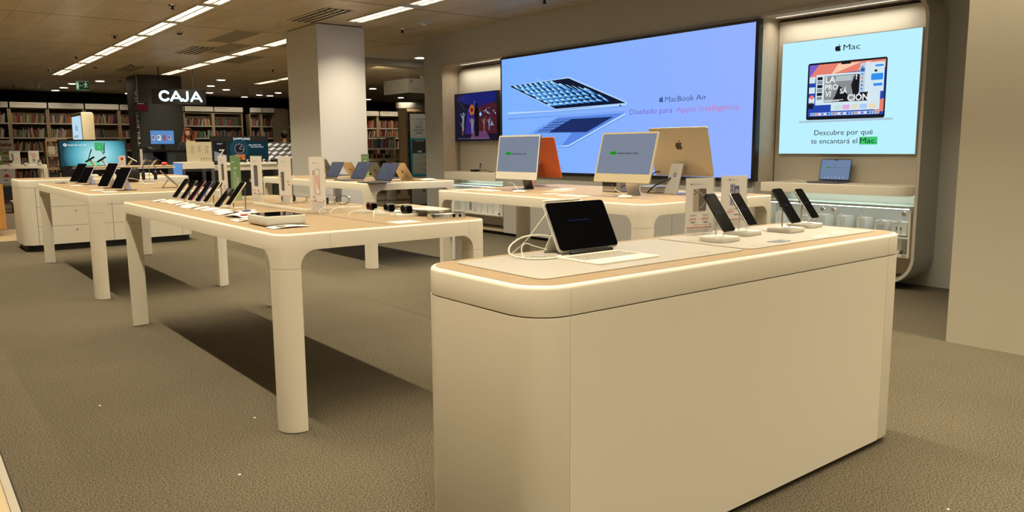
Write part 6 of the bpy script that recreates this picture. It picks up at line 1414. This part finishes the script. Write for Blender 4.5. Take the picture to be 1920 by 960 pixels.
def person(loc, rz, H, lab, hair, hair_long, arms, look=0):
    """faces local -y; H = standing height; arms = [(elbow, wrist, hand direction), ...] as fractions of H"""
    t = empty('person', loc, rz, lab, 'person'); s_ = H/1.75
    V = lambda x, y, z: Vector((x*s_, y*s_, z*s_))
    m = MB(SKIN)
    loft(m, [(0, 0, .84*s_, .15*s_, .105*s_), (0, 0, .93*s_, .165*s_, .115*s_), (0, -.01*s_, 1.06*s_, .13*s_, .095*s_), (0, -.01*s_, 1.22*s_, .15*s_, .105*s_), (0, 0, 1.36*s_, .165*s_, .095*s_), (0, .005*s_, 1.435*s_, .10*s_, .07*s_), (0, .01*s_, 1.47*s_, .052*s_, .052*s_), (0, .0, 1.56*s_, .050*s_, .052*s_)])
    for sx in (-1, 1):
        limb(m, V(sx*.085, 0, .88), V(sx*.09, -.01, .49), .082*s_, .052*s_); limb(m, V(sx*.09, -.01, .49), V(sx*.09, .015, .09), .052*s_, .036*s_)
        m.ball(V(sx*.09, .035, .36), (.048*s_, .048*s_, .11*s_)); m.ball(V(sx*.095, -.05, .035), (.042*s_, .12*s_, .035*s_))
        m.ball(V(sx*.165, .0, 1.375), .055*s_)
    for sx, (el, wr) in zip((-1, 1), arms):
        sh = V(sx*.175, 0, 1.37); el = V(*el); wr = V(*wr); limb(m, sh, el, .046*s_, .036*s_); limb(m, el, wr, .035*s_, .025*s_)
        d = (wr-el).normalized(); side = d.cross(Vector((0, 0, 1))); side = side.normalized() if side.length > .1 else Vector((1, 0, 0)); upn = side.cross(d).normalized()
        palm = wr+d*.05*s_
        limb(m, wr, palm, .026*s_, .028*s_)
        for q, ln in enumerate((.062, .072, .068, .052)):
            b0 = palm+side*(-.030+.019*q)*s_+d*.02*s_; b1 = b0+d*ln*.55*s_-upn*.006*s_; b2 = b1+d*ln*.4*s_-upn*.026*s_
            limb(m, b0, b1, .0095*s_, .0088*s_); limb(m, b1, b2, .0088*s_, .0078*s_)
        b0 = wr+d*.02*s_-side*.026*s_*sx*-1*-1; b1 = b0-side*.032*s_+d*.02*s_; limb(m, b0, b1, .012*s_, .010*s_); limb(m, b1, b1+d*.03*s_-side*.004, .010*s_, .0085*s_)
    hc = V(0, -.012, 1.645)
    m.ball(hc+V(0, .012, .012), (.074*s_, .092*s_, .098*s_), 20, 14); m.ball(hc+V(0, -.025, -.050), (.054*s_, .062*s_, .060*s_), 16, 10); m.ball(hc+V(0, -.055, -.088), (.026*s_, .022*s_, .020*s_), 12, 8)
    m.add([tuple(hc+V(*p)) for p in ((0, -.075, .018), (-.018, -.078, -.032), (.018, -.078, -.032), (0, -.108, -.026), (0, -.060, 0.0))], [(0, 1, 3), (0, 3, 2), (1, 2, 3), (0, 4, 1), (0, 2, 4), (1, 4, 2)])
    for sx in (-1, 1): m.ball(hc+V(sx*.076, .01, -.012), (.010*s_, .020*s_, .032*s_), 10, 8)
    body = voxel(m.build('body', t), .0085)
    f = MB(PAPW)
    for sx in (-1, 1):
        f.mat(PAPW).ball(hc+V(sx*.031, -.0765, .012), (.010*s_, .005*s_, .0045*s_), 10, 6); f.mat(INK).ball(hc+V(sx*.031, -.081, .012), (.0048*s_, .004*s_, .0045*s_), 8, 6)
        f.mat(hair).ball(hc+V(sx*.032, -.078, .032), (.018*s_, .006*s_, .0035*s_), 8, 5)
    f.mat(PNK).ball(hc+V(0, -.083, -.060), (.020*s_, .006*s_, .005*s_), 10, 6); f.build('face_features', t)
    h_ = MB(hair); h_.ball(hc+V(0, .030, .028), (.088*s_, .098*s_, .100*s_), 18, 12)
    h_.ball(hc+V(0, -.045, .082), (.066*s_, .045*s_, .030*s_), 14, 8)
    if hair_long:
        for sx in (-1, 1):
            h_.tube([hc+V(sx*.03, -.01, .10), hc+V(sx*.080, .0, .05), hc+V(sx*.095, .02, -.04), hc+V(sx*.112, .01, -.14), hc+V(sx*.125, -.01, -.24)], [.018*s_, .045*s_], 10)
        h_.ball(hc+V(0, .07, -.11), (.105*s_, .055*s_, .15*s_), 14, 10)
    voxel(h_.build('hair', t), .009)
    c = MB(CLO)
    loft(c, [(0, 0, .86*s_, .175*s_, .125*s_), (0, 0, .95*s_, .172*s_, .125*s_), (0, -.01*s_, 1.08*s_, .145*s_, .112*s_), (0, -.01*s_, 1.23*s_, .165*s_, .12*s_), (0, 0, 1.37*s_, .178*s_, .107*s_), (0, .005*s_, 1.435*s_, .115*s_, .082*s_), (0, .005*s_, 1.455*s_, .085*s_, .07*s_)])
    for sx, (el, wr) in zip((-1, 1), arms):
        sh = V(sx*.172, 0, 1.368); el = V(*el); wr = V(*wr); limb(c, sh, el, .062*s_, .047*s_); limb(c, el, el+(wr-el)*.86, .046*s_, .036*s_)
    voxel(c.build('sweater', t), .010)
    c = MB(CLO)
    loft(c, [(0, 0, .80*s_, .165*s_, .118*s_), (0, 0, .94*s_, .172*s_, .122*s_)])
    for sx in (-1, 1): limb(c, V(sx*.085, 0, .87), V(sx*.09, -.01, .49), .092*s_, .064*s_); limb(c, V(sx*.09, -.01, .49), V(sx*.09, .012, .11), .064*s_, .052*s_)
    voxel(c.build('trousers', t), .011)
    c = MB(BKS)
    for sx in (-1, 1): c.ball(V(sx*.095, -.052, .036), (.048*s_, .128*s_, .040*s_), 14, 8)
    voxel(c.build('shoes', t), .010)
    return t
person((5.74, 19.98, 0), R(-14), 1.80, 'person with long auburn hair and dark sweater behind the cash desk', HAIR, True, [((-.27, -.06, 1.12), (-.20, -.30, 1.20)), ((.25, -.08, 1.12), (.12, -.28, 1.19))])
person((7.77, 19.0, 0), R(165), 1.71, 'person with short black hair seen from behind near bookshelves', HAIRB, False, [((-.24, -.05, 1.10), (-.12, -.26, 1.15)), ((.24, -.05, 1.10), (.12, -.26, 1.15))])

for i, (x, y, lab) in enumerate([(.98, 3.02, 'tiny white scrap on the carpet left of the near table leg'), (1.27, 3.64, 'tiny white thread on the carpet in line with near table leg'), (.72, 4.33, 'tiny pale crumb on the open carpet left of the tables'), (2.62, 1.02, 'tiny white scrap on the carpet before the counter'), (2.85, 1.10, 'tiny white thread on the carpet near the counter right end')]):
    m = MB(PAPW); m.add([(-.006, -.003, .001), (.005, -.004, .001), (.007, .002, .003), (-.003, .004, .002), (0, 0, .005)], [(0, 1, 4), (1, 2, 4), (2, 3, 4), (3, 0, 4), (3, 2, 1, 0)])
    o = m.build('paper_scrap', smooth=False); o.location = (x, y, .0005); tag(o, lab, 'scrap')
